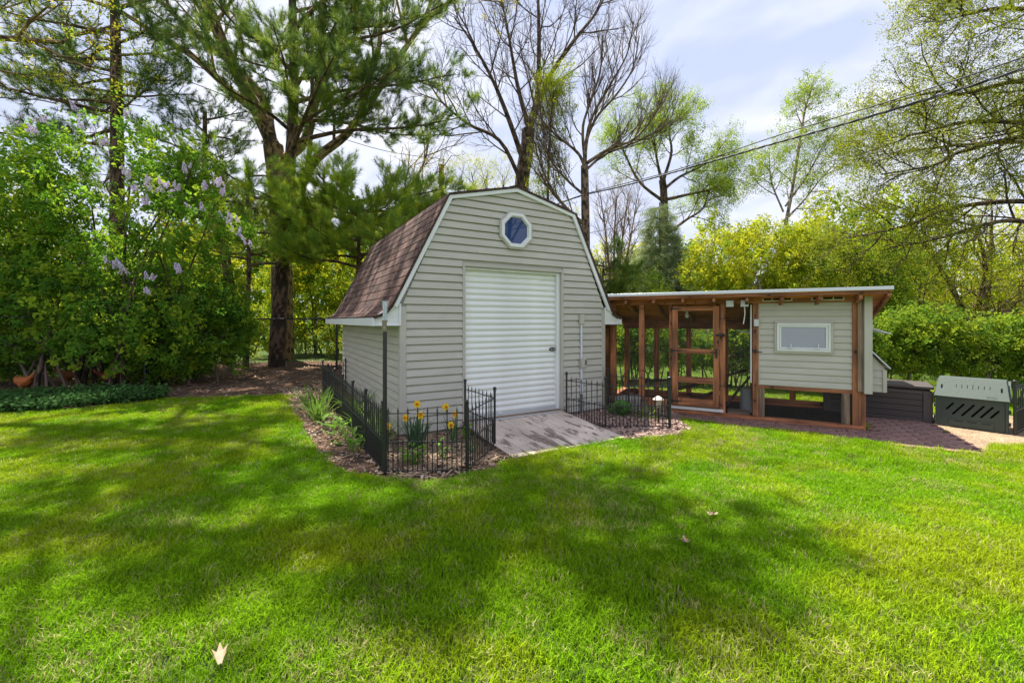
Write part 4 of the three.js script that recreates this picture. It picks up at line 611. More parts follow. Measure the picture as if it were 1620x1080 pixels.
// ---------------------------------------------------------------- hens under the lilac
function hen(label, pos, turn, col, col2, head) {
  const H = thing('hen', label, 'hen', pos, turn, 'hens under the lilac'); const mc = new MarchingCubes(40, M.iron, false, false, 60000); mc.isolation = 0;
  const bones = [[[-0.05, 0.24, 0], [0.08, 0.25, 0], 0.095, 0.085], [[-0.10, 0.27, 0], [-0.22, 0.36, 0], 0.055, 0.03], [[-0.22, 0.36, 0], [-0.25, 0.40, 0], 0.03, 0.018], [[0.08, 0.26, 0], [0.15, head - 0.06, 0], 0.06, 0.034], [[0.15, head - 0.06, 0], [0.185, head, 0], 0.033, 0.03], [[-0.01, 0.18, 0.05], [0, 0.11, 0.045], 0.045, 0.022], [[-0.01, 0.18, -0.05], [0, 0.11, -0.045], 0.045, 0.022], [[0.07, 0.25, 0.07], [-0.12, 0.25, 0.06], 0.035, 0.02], [[0.07, 0.25, -0.07], [-0.12, 0.25, -0.06], 0.035, 0.02]];
  const N = 40, S = 0.32, a = v3(), b = v3(), p = v3();
  for (let k = 0; k < N; k++) for (let j = 0; j < N; j++) for (let i = 0; i < N; i++) { p.set((i / N * 2 - 1) * S, (j / N * 2 - 1) * S + 0.25, (k / N * 2 - 1) * S); let d = 1e9; for (const [A, B, r0, r1] of bones) { a.set(...A); b.set(...B).sub(a); const t = clamp(p.clone().sub(a).dot(b) / b.lengthSq(), 0, 1), q = p.distanceTo(a.clone().addScaledVector(b, t)) - lerp(r0, r1, t), h = clamp(0.5 + 0.5 * (d - q) / 0.03, 0, 1); d = lerp(d, q, h) - 0.03 * h * (1 - h); } mc.field[i + j * N + k * N * N] = -d; }
  mc.update(); const n = mc.count * 1 || 0, cnt = mc.geometry.drawRange.count || mc.count; const g = new THREE.BufferGeometry(); g.setAttribute('position', new THREE.BufferAttribute(mc.positionArray.slice(0, cnt * 3), 3)); g.setAttribute('normal', new THREE.BufferAttribute(mc.normalArray.slice(0, cnt * 3), 3)); g.scale(S, S, S); g.translate(0, 0.25, 0);
  part('body', g, std(lin(...col), 0.85), H);
  const tail = []; for (let k = 0; k < 7; k++) { const s = new THREE.Shape([[0, -0.012], [0.09, -0.02], [0.12, 0], [0.09, 0.02], [0, 0.012]].map(q => new THREE.Vector2(...q))), t = new THREE.ExtrudeGeometry(s, { depth: 0.003, bevelEnabled: false }); t.rotateX(0.2 * (k - 3)); t.rotateZ(Math.PI - 0.75 - 0.08 * k); t.translate(-0.19, 0.34, (k - 3) * 0.008); tail.push(t); } part('tail', mergeGeometries(tail), std(lin(...col2), 0.8), H);
  part('comb', mergeGeometries([0, 1, 2, 3].map(k => new THREE.SphereGeometry(0.012, 8, 6).scale(1, 1.3, 0.4).translate(0.172 + k * 0.013, head + 0.032 - k * 0.003, 0))), std(lin(0.5, 0.03, 0.025), 0.6), H); part('beak', at(new THREE.ConeGeometry(0.011, 0.035, 8), 0.228, head - 0.004, 0, 0, 0, -Math.PI / 2 - 0.2), std(lin(0.5, 0.33, 0.12), 0.5), H);
  for (const z of [0.045, -0.045]) { part('eye', new THREE.SphereGeometry(0.005, 8, 6).translate(0.195, head + 0.008, z * 0.62), M.iron, H); const lg = [rod(v3(0, 0.12, z), v3(0.0, 0.012, z), 0.009, 7), ...[-0.5, 0, 0.5].map(q => rod(v3(0, 0.012, z), v3(0.05 * Math.cos(q), 0.006, z + 0.05 * Math.sin(q)), 0.006, 5)), rod(v3(0, 0.012, z), v3(-0.03, 0.006, z), 0.005, 5)]; part('leg', mergeGeometries(lg), std(lin(0.45, 0.33, 0.12), 0.6), H); }
}
hen('rusty orange hen with its back turned behind the ivy', [-9.72, 0, 8.55], 3.0, [0.42, 0.125, 0.03], [0.36, 0.22, 0.14], 0.30);
hen('dark red hen standing in shade under the lilac', [-8.75, 0, 9.35], 0.9, [0.16, 0.03, 0.016], [0.05, 0.02, 0.015], 0.42);
hen('brown hen deep in shadow beside the fence under the lilac', [-9.9, 0, 9.6], 0.3, [0.26, 0.085, 0.03], [0.12, 0.06, 0.03], 0.44);
// ---------------------------------------------------------------- foliage tools
const UP = v3(0, 1, 0);
function leafTri(P, o, dir, side, l, w, droop, pts = 1) { // a folded leaf from o along dir
  const n = v3().crossVectors(side, dir).normalize(), tip = o.clone().addScaledVector(dir, l).addScaledVector(n, -droop * l), m = o.clone().addScaledVector(dir, l * 0.45).addScaledVector(n, -droop * l * 0.25);
  const a = m.clone().addScaledVector(side, w / 2).addScaledVector(n, w * 0.18), b = m.clone().addScaledVector(side, -w / 2).addScaledVector(n, w * 0.18);
  const T3 = (x, y, z) => P.push(x.x, x.y, x.z, y.x, y.y, y.z, z.x, z.y, z.z);
  if (pts === 1) { T3(o, a, tip); T3(o, tip, b); } else { const m2 = o.clone().addScaledVector(dir, l * 0.75).addScaledVector(n, -droop * l * 0.6), a2 = m2.clone().addScaledVector(side, w * 0.33).addScaledVector(n, w * 0.1), b2 = m2.clone().addScaledVector(side, -w * 0.33).addScaledVector(n, w * 0.1); T3(o, a, m); T3(o, m, b); T3(m, a, a2); T3(m, a2, tip); T3(m, tip, b2); T3(m, b2, b); }
}
function sprig(seed, n, len, l, w, el = 0.7, droop = 0.2, pts = 1) {
  const r = rng(seed), P = [];
  for (let i = 0; i < n; i++) { const t = (i + r()) / n, az = i * 2.4 + r() * 0.8, e = el * (0.5 + r()), dir = v3(Math.cos(az) * Math.sin(e), Math.cos(e), Math.sin(az) * Math.sin(e)).normalize(); const sd = v3().crossVectors(dir, Math.abs(dir.y) > 0.95 ? v3(1, 0, 0) : UP).normalize().applyAxisAngle(dir, (r() - 0.5) * 1.4); leafTri(P, v3((r() - 0.5) * len * 0.5, t * len, (r() - 0.5) * len * 0.5), dir, sd, l * (0.65 + 0.6 * r()), w * (0.7 + 0.5 * r()), droop * r(), pts); }
  return flat(P);
}
function needleTuft(seed, n, l, w, spread, len = 0.1) { const r = rng(seed), P = []; for (let i = 0; i < n; i++) { const az = r() * 6.283, e = spread * Math.sqrt(r()), d = v3(Math.cos(az) * Math.sin(e), Math.cos(e), Math.sin(az) * Math.sin(e)), s = v3().crossVectors(d, v3(r() - 0.5, r() - 0.5, r() - 0.5)).normalize(), o = v3(0, r() * len, 0), L = l * (0.7 + 0.5 * r()), t = o.clone().addScaledVector(d, L); t.y -= L * 0.12 * r(); P.push(o.x - s.x * w / 2, o.y - s.y * w / 2, o.z - s.z * w / 2, o.x + s.x * w / 2, o.y + s.y * w / 2, o.z + s.z * w / 2, t.x, t.y, t.z); } return flat(P); }
function spruceSpray(seed) { const r = rng(seed), P = []; for (let i = 0; i < 70; i++) { const t = r(), br = Math.floor(r() * 5) - 2, o = v3(br * 0.045 * t * 1.6, t * 0.26 - Math.abs(br) * 0.03, (r() - 0.5) * 0.02), az = r() * 6.283, d = v3(Math.cos(az) * 0.8, 0.65, Math.sin(az) * 0.8).normalize(), s = v3().crossVectors(d, v3(r() - 0.5, r(), r() - 0.5)).normalize().multiplyScalar(0.005), t2 = o.clone().addScaledVector(d, 0.045); P.push(o.x - s.x, o.y - s.y, o.z - s.z, o.x + s.x, o.y + s.y, o.z + s.z, t2.x, t2.y, t2.z); } return flat(P); }
const SP = {
  broad: [1, 2].map(s => sprig(s, 16, 0.24, 0.085, 0.05, 1.0, 0.5, 2)),           // lilac
  ovate: [3, 4].map(s => sprig(s, 16, 0.20, 0.062, 0.036, 1.0, 0.4, 1)),          // hedge and shrubs
  small: [5, 6].map(s => sprig(s, 16, 0.24, 0.05, 0.026, 1.1, 0.3, 1)),           // young leaves
  tiny: [7, 8].map(s => sprig(s, 11, 0.22, 0.042, 0.024, 1.2, 0.2, 1)),           // buds just open
  far: [9, 10].map(s => sprig(s, 18, 0.5, 0.16, 0.09, 1.1, 0.3, 1)),              // far trees
  pine: [11, 12].map(s => needleTuft(s, 54, 0.14, 0.0075, 1.15, 0.18)),
  spruce: [13, 14].map(s => spruceSpray(s)),
  lilacBloom: [15].map(s => { const r = rng(s), G = []; for (let i = 0; i < 46; i++) { const t = r(), a = r() * 6.283, q = 0.045 * (1 - t * 0.8), o = new THREE.OctahedronGeometry(0.0125, 0); o.translate(Math.cos(a) * q, t * 0.17, Math.sin(a) * q); G.push(o); } return mergeGeometries(G); }),
};
const qq = new THREE.Quaternion(), qr = new THREE.Quaternion();
function orient(pos, dir, roll, s) { qq.setFromUnitVectors(UP, dir.clone().normalize()); qr.setFromAxisAngle(UP, roll); return new THREE.Matrix4().compose(pos, qq.multiply(qr), v3(s, s, s)); }
// leaves on the anchors of a tree: anchors are [position, direction]
function leaves(parent, name, anchors, kinds, mat, o) {
  const r = rng(o.seed || 1), ms = kinds.map(() => []), cs = kinds.map(() => []);
  for (const [p, d] of anchors) for (let k = 0; k < (o.per || 1); k++) {
    if (o.keep && r() > o.keep) continue; if (o.clump && vnoise(p.x * o.clump, p.y * o.clump, p.z * o.clump) < 0.47) continue; const j = o.jit || 0.1, q = p.clone().add(v3((r() - 0.5) * 2 * j, (r() - 0.5) * 2 * j, (r() - 0.5) * 2 * j)), dd = d.clone().multiplyScalar(o.follow ?? 0.6).add(v3((r() - 0.5) * (o.rand ?? 1.4), (r() - 0.5) * (o.rand ?? 1.4) + (o.up ?? 0.2), (r() - 0.5) * (o.rand ?? 1.4)));
    const i = Math.floor(r() * kinds.length), c = o.cols[Math.floor(Math.pow(r(), o.skew || 1) * o.cols.length)], v = 0.8 + 0.4 * r(), pt = o.patch ? 0.85 + 0.3 * vnoise(q.x * o.patch, q.y * o.patch, q.z * o.patch) : 1; ms[i].push(orient(q, dd, r() * 6.283, lerp(o.s[0], o.s[1], r()))); cs[i].push(lin(c[0] * v * pt, c[1] * v * pt, c[2] * v));
  }
  kinds.forEach((g, i) => { if (ms[i].length) copies(name, g, mat, ms[i], cs[i], parent); });
}
// points through a bushy volume made of blobs [x, y, d, rx, ry, rd], clumped, thinner inside
function volume(blobs, n, seed, o = {}) {
  const r = rng(seed), out = [], vol = blobs.map(b => b[3] * b[4] * b[5]), tot = vol.reduce((a, b) => a + b, 0);
  blobs.forEach((b, bi) => { const want = n * vol[bi] / tot; let got = 0, tries = 0; while (got < want && tries++ < want * 14) { const u = v3(r() * 2 - 1, r() * 2 - 1, r() * 2 - 1), l = u.length(); if (l > 1 || l < (o.hollow ?? 0.45) * r()) continue; const x = b[0] + u.x * b[3], y = b[1] + u.y * b[4], d = b[2] + u.z * b[5]; if (y < (o.floor ?? 0.1)) continue; const f = o.freq || 1.6, c = fbm(x * f, y * f, d * f, 2); if (c < (o.gap ?? 0.42) + 0.2 * (r() - 0.5)) continue; if (o.clip && o.clip(x, y, d)) continue; got++; out.push([V(x, y, d), v3(u.x, u.y * 0.7 + 0.35, -u.z).normalize()]); } });
  return out;
}
// ---------------------------------------------------------------- branching wood
class Wood {
  constructor(seed) { this.P = []; this.N = []; this.U = []; this.I = []; this.r = rng(seed); this.tips = []; }
  tube(pts, rad, sides) {
    const base = this.P.length / 3, q = v3(), n = v3(), b = v3(); let prev = null, len = 0;
    for (let i = 0; i < pts.length; i++) {
      const t = (i < pts.length - 1 ? pts[i + 1].clone().sub(pts[i]) : pts[i].clone().sub(pts[i - 1])).normalize(); if (i) len += pts[i].distanceTo(pts[i - 1]);
      if (!prev) { n.set(Math.abs(t.y) > 0.9 ? 1 : 0, Math.abs(t.y) > 0.9 ? 0 : 1, 0); n.addScaledVector(t, -n.dot(t)).normalize(); } else { n.copy(prev).addScaledVector(t, -prev.dot(t)).normalize(); } prev = n.clone(); b.crossVectors(t, n);
      for (let k = 0; k <= sides; k++) { const a = k / sides * 6.28318, c = Math.cos(a), s = Math.sin(a); q.copy(n).multiplyScalar(c).addScaledVector(b, s); this.N.push(q.x, q.y, q.z); this.P.push(pts[i].x + q.x * rad[i], pts[i].y + q.y * rad[i], pts[i].z + q.z * rad[i]); this.U.push(k / sides * Math.max(0.25, Math.round(rad[0] * 12) / 4), len * 0.8); }
    }
    for (let i = 0; i < pts.length - 1; i++) for (let k = 0; k < sides; k++) { const a = base + i * (sides + 1) + k, c = a + sides + 1; this.I.push(a, a + 1, c, a + 1, c + 1, c); }
  }
  limb(poly, r0, r1, o, level, sides = 10, smoothN = 4) { // explicit limb from a polyline of vectors
    const cv = new THREE.CatmullRomCurve3(poly), n = (poly.length - 1) * smoothN, pts = [], rad = []; for (let i = 0; i <= n; i++) { const t = i / n; pts.push(cv.getPoint(t)); rad.push(lerp(r0, r1, Math.pow(t, 0.85)) * (1 + 0.06 * (this.r() - 0.5))); }
    this.tube(pts, rad, sides); if (o) this.kids(pts, rad, cv.getLength(), level, o); return pts;
  }
  kids(pts, rad, len, level, o) {
    const r = this.r, n = Math.round(o.kids[level] * (o.perM ? len / o.perM : 1)); let az = r() * 6.28;
    for (let k = 0; k < n; k++) {
      const t = lerp(o.t0[level] ?? 0.2, 1, (k + r()) / n), f = t * (pts.length - 1), i = Math.min(pts.length - 2, Math.floor(f)), p = pts[i].clone().lerp(pts[i + 1], f - i), d = pts[i + 1].clone().sub(pts[i]).normalize(), rr = lerp(rad[i], rad[i + 1], f - i);
      az += 2.4 + (r() - 0.5); const side = v3(Math.cos(az), Math.sin(az), 0); const ortho = v3().crossVectors(d, Math.abs(d.y) > 0.9 ? v3(1, 0, 0) : UP).normalize().applyAxisAngle(d, az), ang = o.ang[level] * (0.75 + 0.5 * r()), nd = d.clone().multiplyScalar(Math.cos(ang)).addScaledVector(ortho, Math.sin(ang)); if (o.flat) nd.y *= 1 - o.flat; nd.normalize();
      this.grow(p, nd, (o.len[level] ?? 1) * (1.15 - 0.6 * t) * (0.7 + 0.6 * r()), Math.min(rr * 0.7, o.rad[level]), level + 1, o);
    }
  }
  grow(p, d, len, rad, level, o) {
    const r = this.r, n = level >= o.levels ? 3 : 4, pts = [p.clone()], rs = [rad], dir = d.clone(), wob = o.wob ?? 0.25; for (let i = 1; i <= n; i++) { dir.add(v3((r() - 0.5) * wob, (r() - 0.5) * wob + (o.up[level] ?? o.up[o.up.length - 1]) / n, (r() - 0.5) * wob)).normalize(); pts.push(pts[i - 1].clone().addScaledVector(dir, len / n)); rs.push(lerp(rad, rad * (o.tap ?? 0.35), i / n)); }
    this.tube(pts, rs, level <= 2 ? 6 : level === 3 ? 4 : 3);
    if (level >= (o.leafFrom ?? o.levels)) for (let i = 1; i <= n; i++) if (i === n || r() < (o.leafy ?? 0.7)) this.tips.push([pts[i].clone(), dir.clone()]);
    if (level < o.levels) this.kids(pts, rs, len, level, o);
  }
  geo() { const g = new THREE.BufferGeometry(); g.setAttribute('position', new THREE.Float32BufferAttribute(this.P, 3)); g.setAttribute('normal', new THREE.Float32BufferAttribute(this.N, 3)); g.setAttribute('uv', new THREE.Float32BufferAttribute(this.U, 2)); g.setIndex(this.I); return g; }
}
// wood and leaves are worked out in world metres; the group stands at the base
function plantThing(name, label, category, base, group) { const o = thing(name, label, category, [base[0], 0, base[1]], 0, group); o.userData._ = undefined; delete o.userData._; return o; }
const shift = (g, base) => { g.translate(-base[0], 0, base[1]); return g; };
const relTips = (tips, base) => tips.map(([p, d]) => [v3(p.x - base[0], p.y, p.z + base[1]), d]);
function tree(name, label, base, build, bark, foliage, group, cat = 'tree') {
  const t = plantThing(name, label, cat, base, group), trunk = new Wood(Math.round(Math.abs(base[0] * 91 + base[1] * 37)) + 3), br = new Wood(Math.round(Math.abs(base[0] * 57 + base[1] * 13)) + 9); build(trunk, br);
  if (trunk.I.length) part('trunk', shift(trunk.geo(), base), bark, t); if (br.I.length) part('branches', shift(br.geo(), base), bark.userData.twig || bark, t);
  for (const f of foliage) leaves(t, f.name || 'crown', relTips(f.from ? f.from() : [...trunk.tips, ...br.tips], base), f.kinds, f.mat || M.leaf, f); return t;
}
function bush(name, label, base, blobs, n, kinds, o, stems, group, cat = 'shrub') {
  const t = plantThing(name, label, cat, base, group), w = new Wood(o.seed + 5), r = rng(o.seed + 2);
  for (let k = 0; k < (stems?.n ?? 6); k++) { const b = blobs[Math.floor(r() * blobs.length)], tx = b[0] + (r() - 0.5) * b[3] * 1.3, ty = Math.max(0.4, b[1] + (r() - 0.1) * b[4] * 0.8), td = b[2] + (r() - 0.5) * b[5] * 1.2, sp = stems?.spread ?? 0.6, x0 = stems?.under ? b[0] + (r() - 0.5) * b[3] * 1.6 : base[0] + (r() - 0.5) * sp, d0 = stems?.under ? b[2] + (r() - 0.5) * b[5] : base[1] + (r() - 0.5) * sp * 0.6; w.limb([V(x0, -0.02, d0), V(lerp(x0, tx, 0.25) + (r() - 0.5) * 0.2, ty * 0.4, lerp(d0, td, 0.25)), V(lerp(x0, tx, 0.65) + (r() - 0.5) * 0.25, ty * 0.75, lerp(d0, td, 0.6)), V(tx, ty, td)], stems?.r ?? 0.035, 0.008, { kids: [stems?.kids ?? 5, 2], t0: [0.3, 0.2], ang: [0.8, 0.8], len: [stems?.len ?? 0.7, 0.35], rad: [0.014, 0.006], up: [0.1, 0.1, 0.1], levels: 2, wob: 0.5 }, 0, 6); }
  part('stems', shift(w.geo(), base), stems?.bark || M.twig, t); leaves(t, 'foliage', relTips(volume(blobs, n, o.seed, o), base), kinds, o.mat || M.leaf, o); return t;
}
// ---------------------------------------------------------------- trees
const poly = (a, jd = 0, seed = 1) => { const r = rng(seed); let dd = 0; return a.map(([x, y, d], i) => { if (i) dd += (r() - 0.5) * jd; return V(x, y, d + dd); }); };
const C = {
  lilac: [[0.12, 0.25, 0.022], [0.155, 0.31, 0.026], [0.21, 0.37, 0.03], [0.33, 0.45, 0.03]],
  dark: [[0.05, 0.135, 0.022], [0.07, 0.18, 0.026], [0.10, 0.23, 0.03]],
  hedge: [[0.17, 0.28, 0.02], [0.24, 0.34, 0.022], [0.34, 0.42, 0.025], [0.12, 0.23, 0.02]],
  yellow: [[0.42, 0.45, 0.02], [0.50, 0.50, 0.025], [0.32, 0.39, 0.02], [0.46, 0.47, 0.02]],
  oak: [[0.52, 0.43, 0.03], [0.42, 0.38, 0.03], [0.30, 0.33, 0.03]],
  young: [[0.28, 0.38, 0.03], [0.36, 0.44, 0.035], [0.22, 0.33, 0.025]],
  pine: [[0.10, 0.175, 0.045], [0.135, 0.22, 0.045], [0.18, 0.26, 0.045], [0.24, 0.30, 0.04]],
  pineLit: [[0.24, 0.38, 0.06], [0.33, 0.46, 0.06], [0.45, 0.53, 0.045]],
  spruce: [[0.20, 0.28, 0.13], [0.27, 0.34, 0.15], [0.35, 0.385, 0.16]],
};
// spring oak behind the pine, limbs from the traced crotch
const OAK = [[[-8.51, -0.01, 16], [-8.56, 2.08, 16], [-8.58, 3.97, 16], [-8.7, 6.32, 16], [-8.89, 7.96, 16]], [[-8.89, 7.96, 16], [-9.76, 9.61, 16], [-10.35, 10.9, 16], [-10.93, 12.2, 16], [-11.19, 13.37, 16], [-11.57, 15.02, 16], [-11.99, 16.9, 16]], [[-8.98, 8.32, 16], [-9.43, 9.84, 16], [-10.58, 11.14, 16], [-11.76, 12.08, 16], [-13.12, 13.37, 16], [-14.58, 14.78, 16]], [[-8.93, 8.08, 16], [-9.22, 8.9, 16], [-10.58, 10.08, 16], [-11.99, 11.37, 16], [-13.17, 12.08, 16], [-14.6, 12.92, 16], [-16.69, 13.61, 16]], [[-8.79, 7.26, 16], [-7.76, 8.08, 16], [-7.05, 9.84, 16], [-6.35, 11.25, 16], [-5.88, 12.43, 16], [-5.29, 13.84, 16], [-4.94, 15.49, 16]], [[-8.7, 5.85, 16], [-7.76, 6.32, 16], [-7.01, 7.21, 16], [-6.07, 8.22, 16], [-5.6, 9.04, 16], [-5.31, 10.24, 16], [-4.89, 11.42, 16], [-4.8, 12.9, 16], [-4.58, 14.55, 16]], [[-5.6, 9.04, 16], [-4.33, 10.78, 16], [-3.64, 11.91, 16], [-2.94, 12.59, 16], [-2.16, 13.3, 16], [-1.18, 14.31, 16]]];
const oakRule = { kids: [5, 4, 4, 3], t0: [0.3, 0.15, 0.15, 0.1], ang: [0.75, 0.8, 0.8, 0.8], len: [2.6, 1.3, 0.6, 0.3], rad: [0.06, 0.025, 0.011, 0.006], up: [0.25, 0.25, 0.2, 0.2], levels: 3, leafFrom: 2, wob: 0.5, leafy: 0.6 };
tree('oak_tree', 'tall spring oak with spreading bare limbs and yellow leaf tufts behind the pine', [-8.51, 16], (t, b) => {
  t.limb(poly(OAK[0]), 0.38, 0.33, null, 0, 14); const R = [0.25, 0.2, 0.21, 0.2, 0.22, 0.13]; OAK.slice(1).forEach((l, i) => b.limb(poly(l, 0.7, i + 3), R[i], 0.05, oakRule, 0, 9));
  b.limb(poly([[-9.2, 8.9, 16], [-9.6, 10.5, 14.5], [-9.5, 12.5, 12.6], [-8.8, 14.5, 10.8], [-8, 15.6, 9.5]], 0.3, 5), 0.17, 0.05, oakRule, 0, 8); b.limb(poly([[-7.1, 9.8, 16], [-6.2, 11.6, 14], [-5.2, 13.6, 12], [-4.4, 15.2, 10.4]], 0.3, 5), 0.15, 0.05, oakRule, 0, 8);
}, M.barkOak, [{ kinds: SP.tiny, cols: C.oak, per: 1, s: [0.8, 1.5], jit: 0.12, seed: 4, keep: 0.62 }]);
// oak out of frame to the left: its limb reaches into the top corner and its crown shades the lawn
const oak2Rule = { ...oakRule, kids: [6, 4, 4, 3], len: [2.8, 1.4, 0.7, 0.3] };
tree('oak_tree', 'spring oak reaching one leafy limb in over the lilac', [-12.6, 7.6], (t, b) => {
  t.limb([V(-12.6, -0.02, 7.6), V(-12.5, 3, 7.7), V(-12.3, 6, 7.8), V(-12.1, 9, 7.6)], 0.36, 0.24, null, 0, 12);
  for (const l of [[[-12.3, 6.2, 7.8], [-12.9, 7.2, 9.0], [-12.9, 7.9, 10.0], [-12.3, 8.4, 10.8], [-11.4, 8.5, 11.0]], [[-12.1, 8.6, 7.6], [-9.6, 11.4, 7.2], [-6.2, 13.4, 7.0], [-4.4, 14, 7.1], [-2.9, 14.2, 7.6]], [[-12.1, 8.9, 7.6], [-10.2, 11.6, 9.4], [-8.2, 13.2, 9.5], [-5.6, 14.0, 8.9], [-4.0, 14.3, 8.3]]]) b.limb(poly(l, 0.4, l[1][1]), 0.16, 0.045, oak2Rule, 0, 8);
}, M.barkOak, [{ kinds: SP.small, cols: [...C.oak, ...C.young], per: 1, s: [1.2, 2.1], jit: 0.2, seed: 14, keep: 0.8 }, { from: () => volume([[-6.3, 13.9, 8.5, 1.0, 0.6, 0.7], [-5.6, 13.8, 7.2, 0.8, 0.6, 0.5], [-4.2, 13.9, 6.9, 0.9, 0.6, 0.4], [-6.9, 13.5, 7.4, 0.9, 0.6, 0.6], [-3.7, 14.2, 7.0, 1.2, 0.6, 0.7], [-2.5, 14.2, 7.5, 0.7, 0.5, 0.5], [-3.0, 14.4, 8.1, 1.0, 0.6, 0.6], [-4.8, 14.2, 9.0, 1.2, 0.6, 0.6], [-8.4, 13.3, 9.6, 1.3, 0.6, 0.6]], 850, 15, { gap: 0.47, freq: 1.9 }), kinds: SP.ovate, cols: [...C.oak, ...C.young], per: 1, s: [1.5, 2.4], jit: 0.15, seed: 16 }]);

// white pines
function pine(name, label, base, trunkPts, r0, whorls, foliageCols, o = {}) {
  return tree(name, label, base, (t, b) => {
    t.limb(trunkPts.map(p => V(...p)), r0, r0 * 0.3, null, 0, 14, 5);
    const r = rng(o.seed || 3), cv = new THREE.CatmullRomCurve3(trunkPts.map(p => V(...p)));
    const yAt = y => { let lo = 0, hi = 1; for (let i = 0; i < 24; i++) { const m = (lo + hi) / 2; cv.getPoint(m).y < y ? lo = m : hi = m; } return cv.getPoint(lo); };
    for (const [y0, y1, n, l0, l1, az0, az1, lift] of whorls) for (let k = 0; k < n; k++) {
      const y = lerp(y0, y1, (k + 0.5 * r()) / n), az = lerp(az0, az1, (k * 0.618) % 1) + (r() - 0.5) * 0.3, L = lerp(l0, l1, r()), p = yAt(y), dx = Math.cos(az), dz = -Math.sin(az), up = lift ?? 0.15;
      const pts = [p, p.clone().add(v3(dx * L * 0.3, L * up * 0.45, dz * L * 0.3)), p.clone().add(v3(dx * L * 0.65 + (r() - 0.5) * 0.3, L * up * 0.6, dz * L * 0.65 + (r() - 0.5) * 0.3)), p.clone().add(v3(dx * L, L * up * 0.9 + 0.15, dz * L))];
      b.limb(pts, 0.03 + L * 0.011, 0.012, { kids: [2.6, 3], perM: 1, t0: [0.22, 0.2], ang: [0.85, 0.7], len: [0.95, 0.4], rad: [0.016, 0.008], up: [0.25, 0.5, 0.4], levels: 2, leafFrom: 1, leafy: 0.95, wob: 0.35, flat: 0.4 }, 0, 6, 4);
    }
  }, M.barkPine, [{ kinds: SP.pine, mat: M.needle, cols: foliageCols, per: o.per || 2, s: o.s || [1.0, 1.6], jit: 0.13, follow: 1.1, rand: 1.0, up: 0.35, seed: o.seed || 3, keep: o.keep, patch: 0.5 }]);
}
pine('pine_tree', 'big white pine with bare reddish trunk behind the chain link fence', [-7.4, 13.5], [[-7.4, -0.02, 13.5], [-7.32, 1.59, 13.5], [-7.2, 3.57, 13.5], [-7.04, 5.56, 13.5], [-6.9, 7.54, 13.5], [-6.84, 9.52, 13.5], [-6.9, 11.51, 13.5], [-6.94, 14.48, 13.5], [-6.9, 17.5, 13.5]], 0.25,
  [[6.6, 10.8, 11, 3.4, 5.6, -1.0, 0.9, 0.16], [7.6, 11, 3, 1.2, 2.2, 2.0, 4.3, 0.1], [11, 17, 9, 2.4, 4.6, 0, 6.28, 0.2], [7.2, 10, 3, 2.4, 4.0, -1.9, -1.0, 0.1]], C.pine, { seed: 31, per: 2, keep: 0.8 });
pine('pine_tree', 'low leaning pine with bright new needles beside the shed roof', [-4.9, 13.6], [[-4.9, -0.02, 13.6], [-4.95, 1.8, 13.6], [-4.85, 3.4, 13.6], [-4.9, 5.4, 13.6]], 0.12,
  [[3.0, 5.3, 22, 1.5, 3.2, 0, 6.28, 0.1]], [...C.pineLit, ...C.pineLit, C.pine[3]], { seed: 41, per: 3, s: [1.0, 1.6] });
pine('pine_tree', 'young pine wrapping soft needles around the big trunk', [-8.0, 12.9], [[-8.0, -0.02, 12.9], [-7.95, 1.6, 12.9], [-7.9, 3.2, 12.9], [-7.95, 4.9, 12.9], [-7.9, 6.0, 12.9]], 0.09,
  [[3.0, 5.9, 14, 0.9, 1.9, 0, 6.28, 0.08]], [...C.pineLit, C.pine[3]], { seed: 43, per: 1, s: [0.9, 1.4] });
pine('pine_tree', 'slim tall pine with wispy branches rising above the lilac', [-12.84, 14], [[-12.84, -0.02, 14], [-12.86, 3.65, 14], [-12.88, 8.59, 14], [-12.94, 11.88, 14], [-12.96, 16, 14]], 0.27,
  [[8.2, 11.2, 7, 1.8, 3.0, -0.6, 0.5, -0.05], [8.4, 11.4, 8, 2.0, 3.6, 2.6, 3.8, 0.02], [11.5, 15.8, 16, 1.5, 4.0, 0, 6.28, 0.15], [6.5, 9.5, 6, 2.5, 4.2, 2.4, 4.2, 0.0]], C.pine.slice(0, 3), { seed: 33, per: 1 });
pine('pine_tree', 'thin young pine standing between lilac and big pine', [-9.55, 14.5], [[-9.55, -0.02, 14.5], [-9.55, 2.66, 14.5], [-9.91, 4.8, 14.5], [-10.33, 6.2, 14.5], [-10.36, 8.5, 14.5]], 0.2,
  [[4.6, 8.3, 22, 0.7, 1.6, 0, 6.28, 0.12], [3.6, 5.4, 6, 1.2, 2.0, 0, 6.28, 0.05]], C.pine, { seed: 35, per: 1 });
pine('pine_tree', 'reddish second pine trunk just right of the big pine', [-8.33, 15.2], [[-8.33, -0.02, 15.2], [-8.1, 3, 15.2], [-7.5, 5.6, 15.2], [-7.15, 7.6, 15.2], [-7.05, 12.5, 15.2]], 0.17, [[8.5, 12.3, 7, 1.5, 2.8, 0, 6.28, 0.2]], C.pine, { seed: 39, per: 1 });
pine('pine_tree', 'small blue green pine left of the spruce', [3.4, 16.2], [[3.4, -0.02, 16.2], [3.4, 2, 16.2], [3.45, 3.7, 16.2]], 0.09, [[1.6, 3.6, 13, 0.5, 1.0, 0, 6.28, 0.2]], C.pine, { seed: 37, per: 2 });

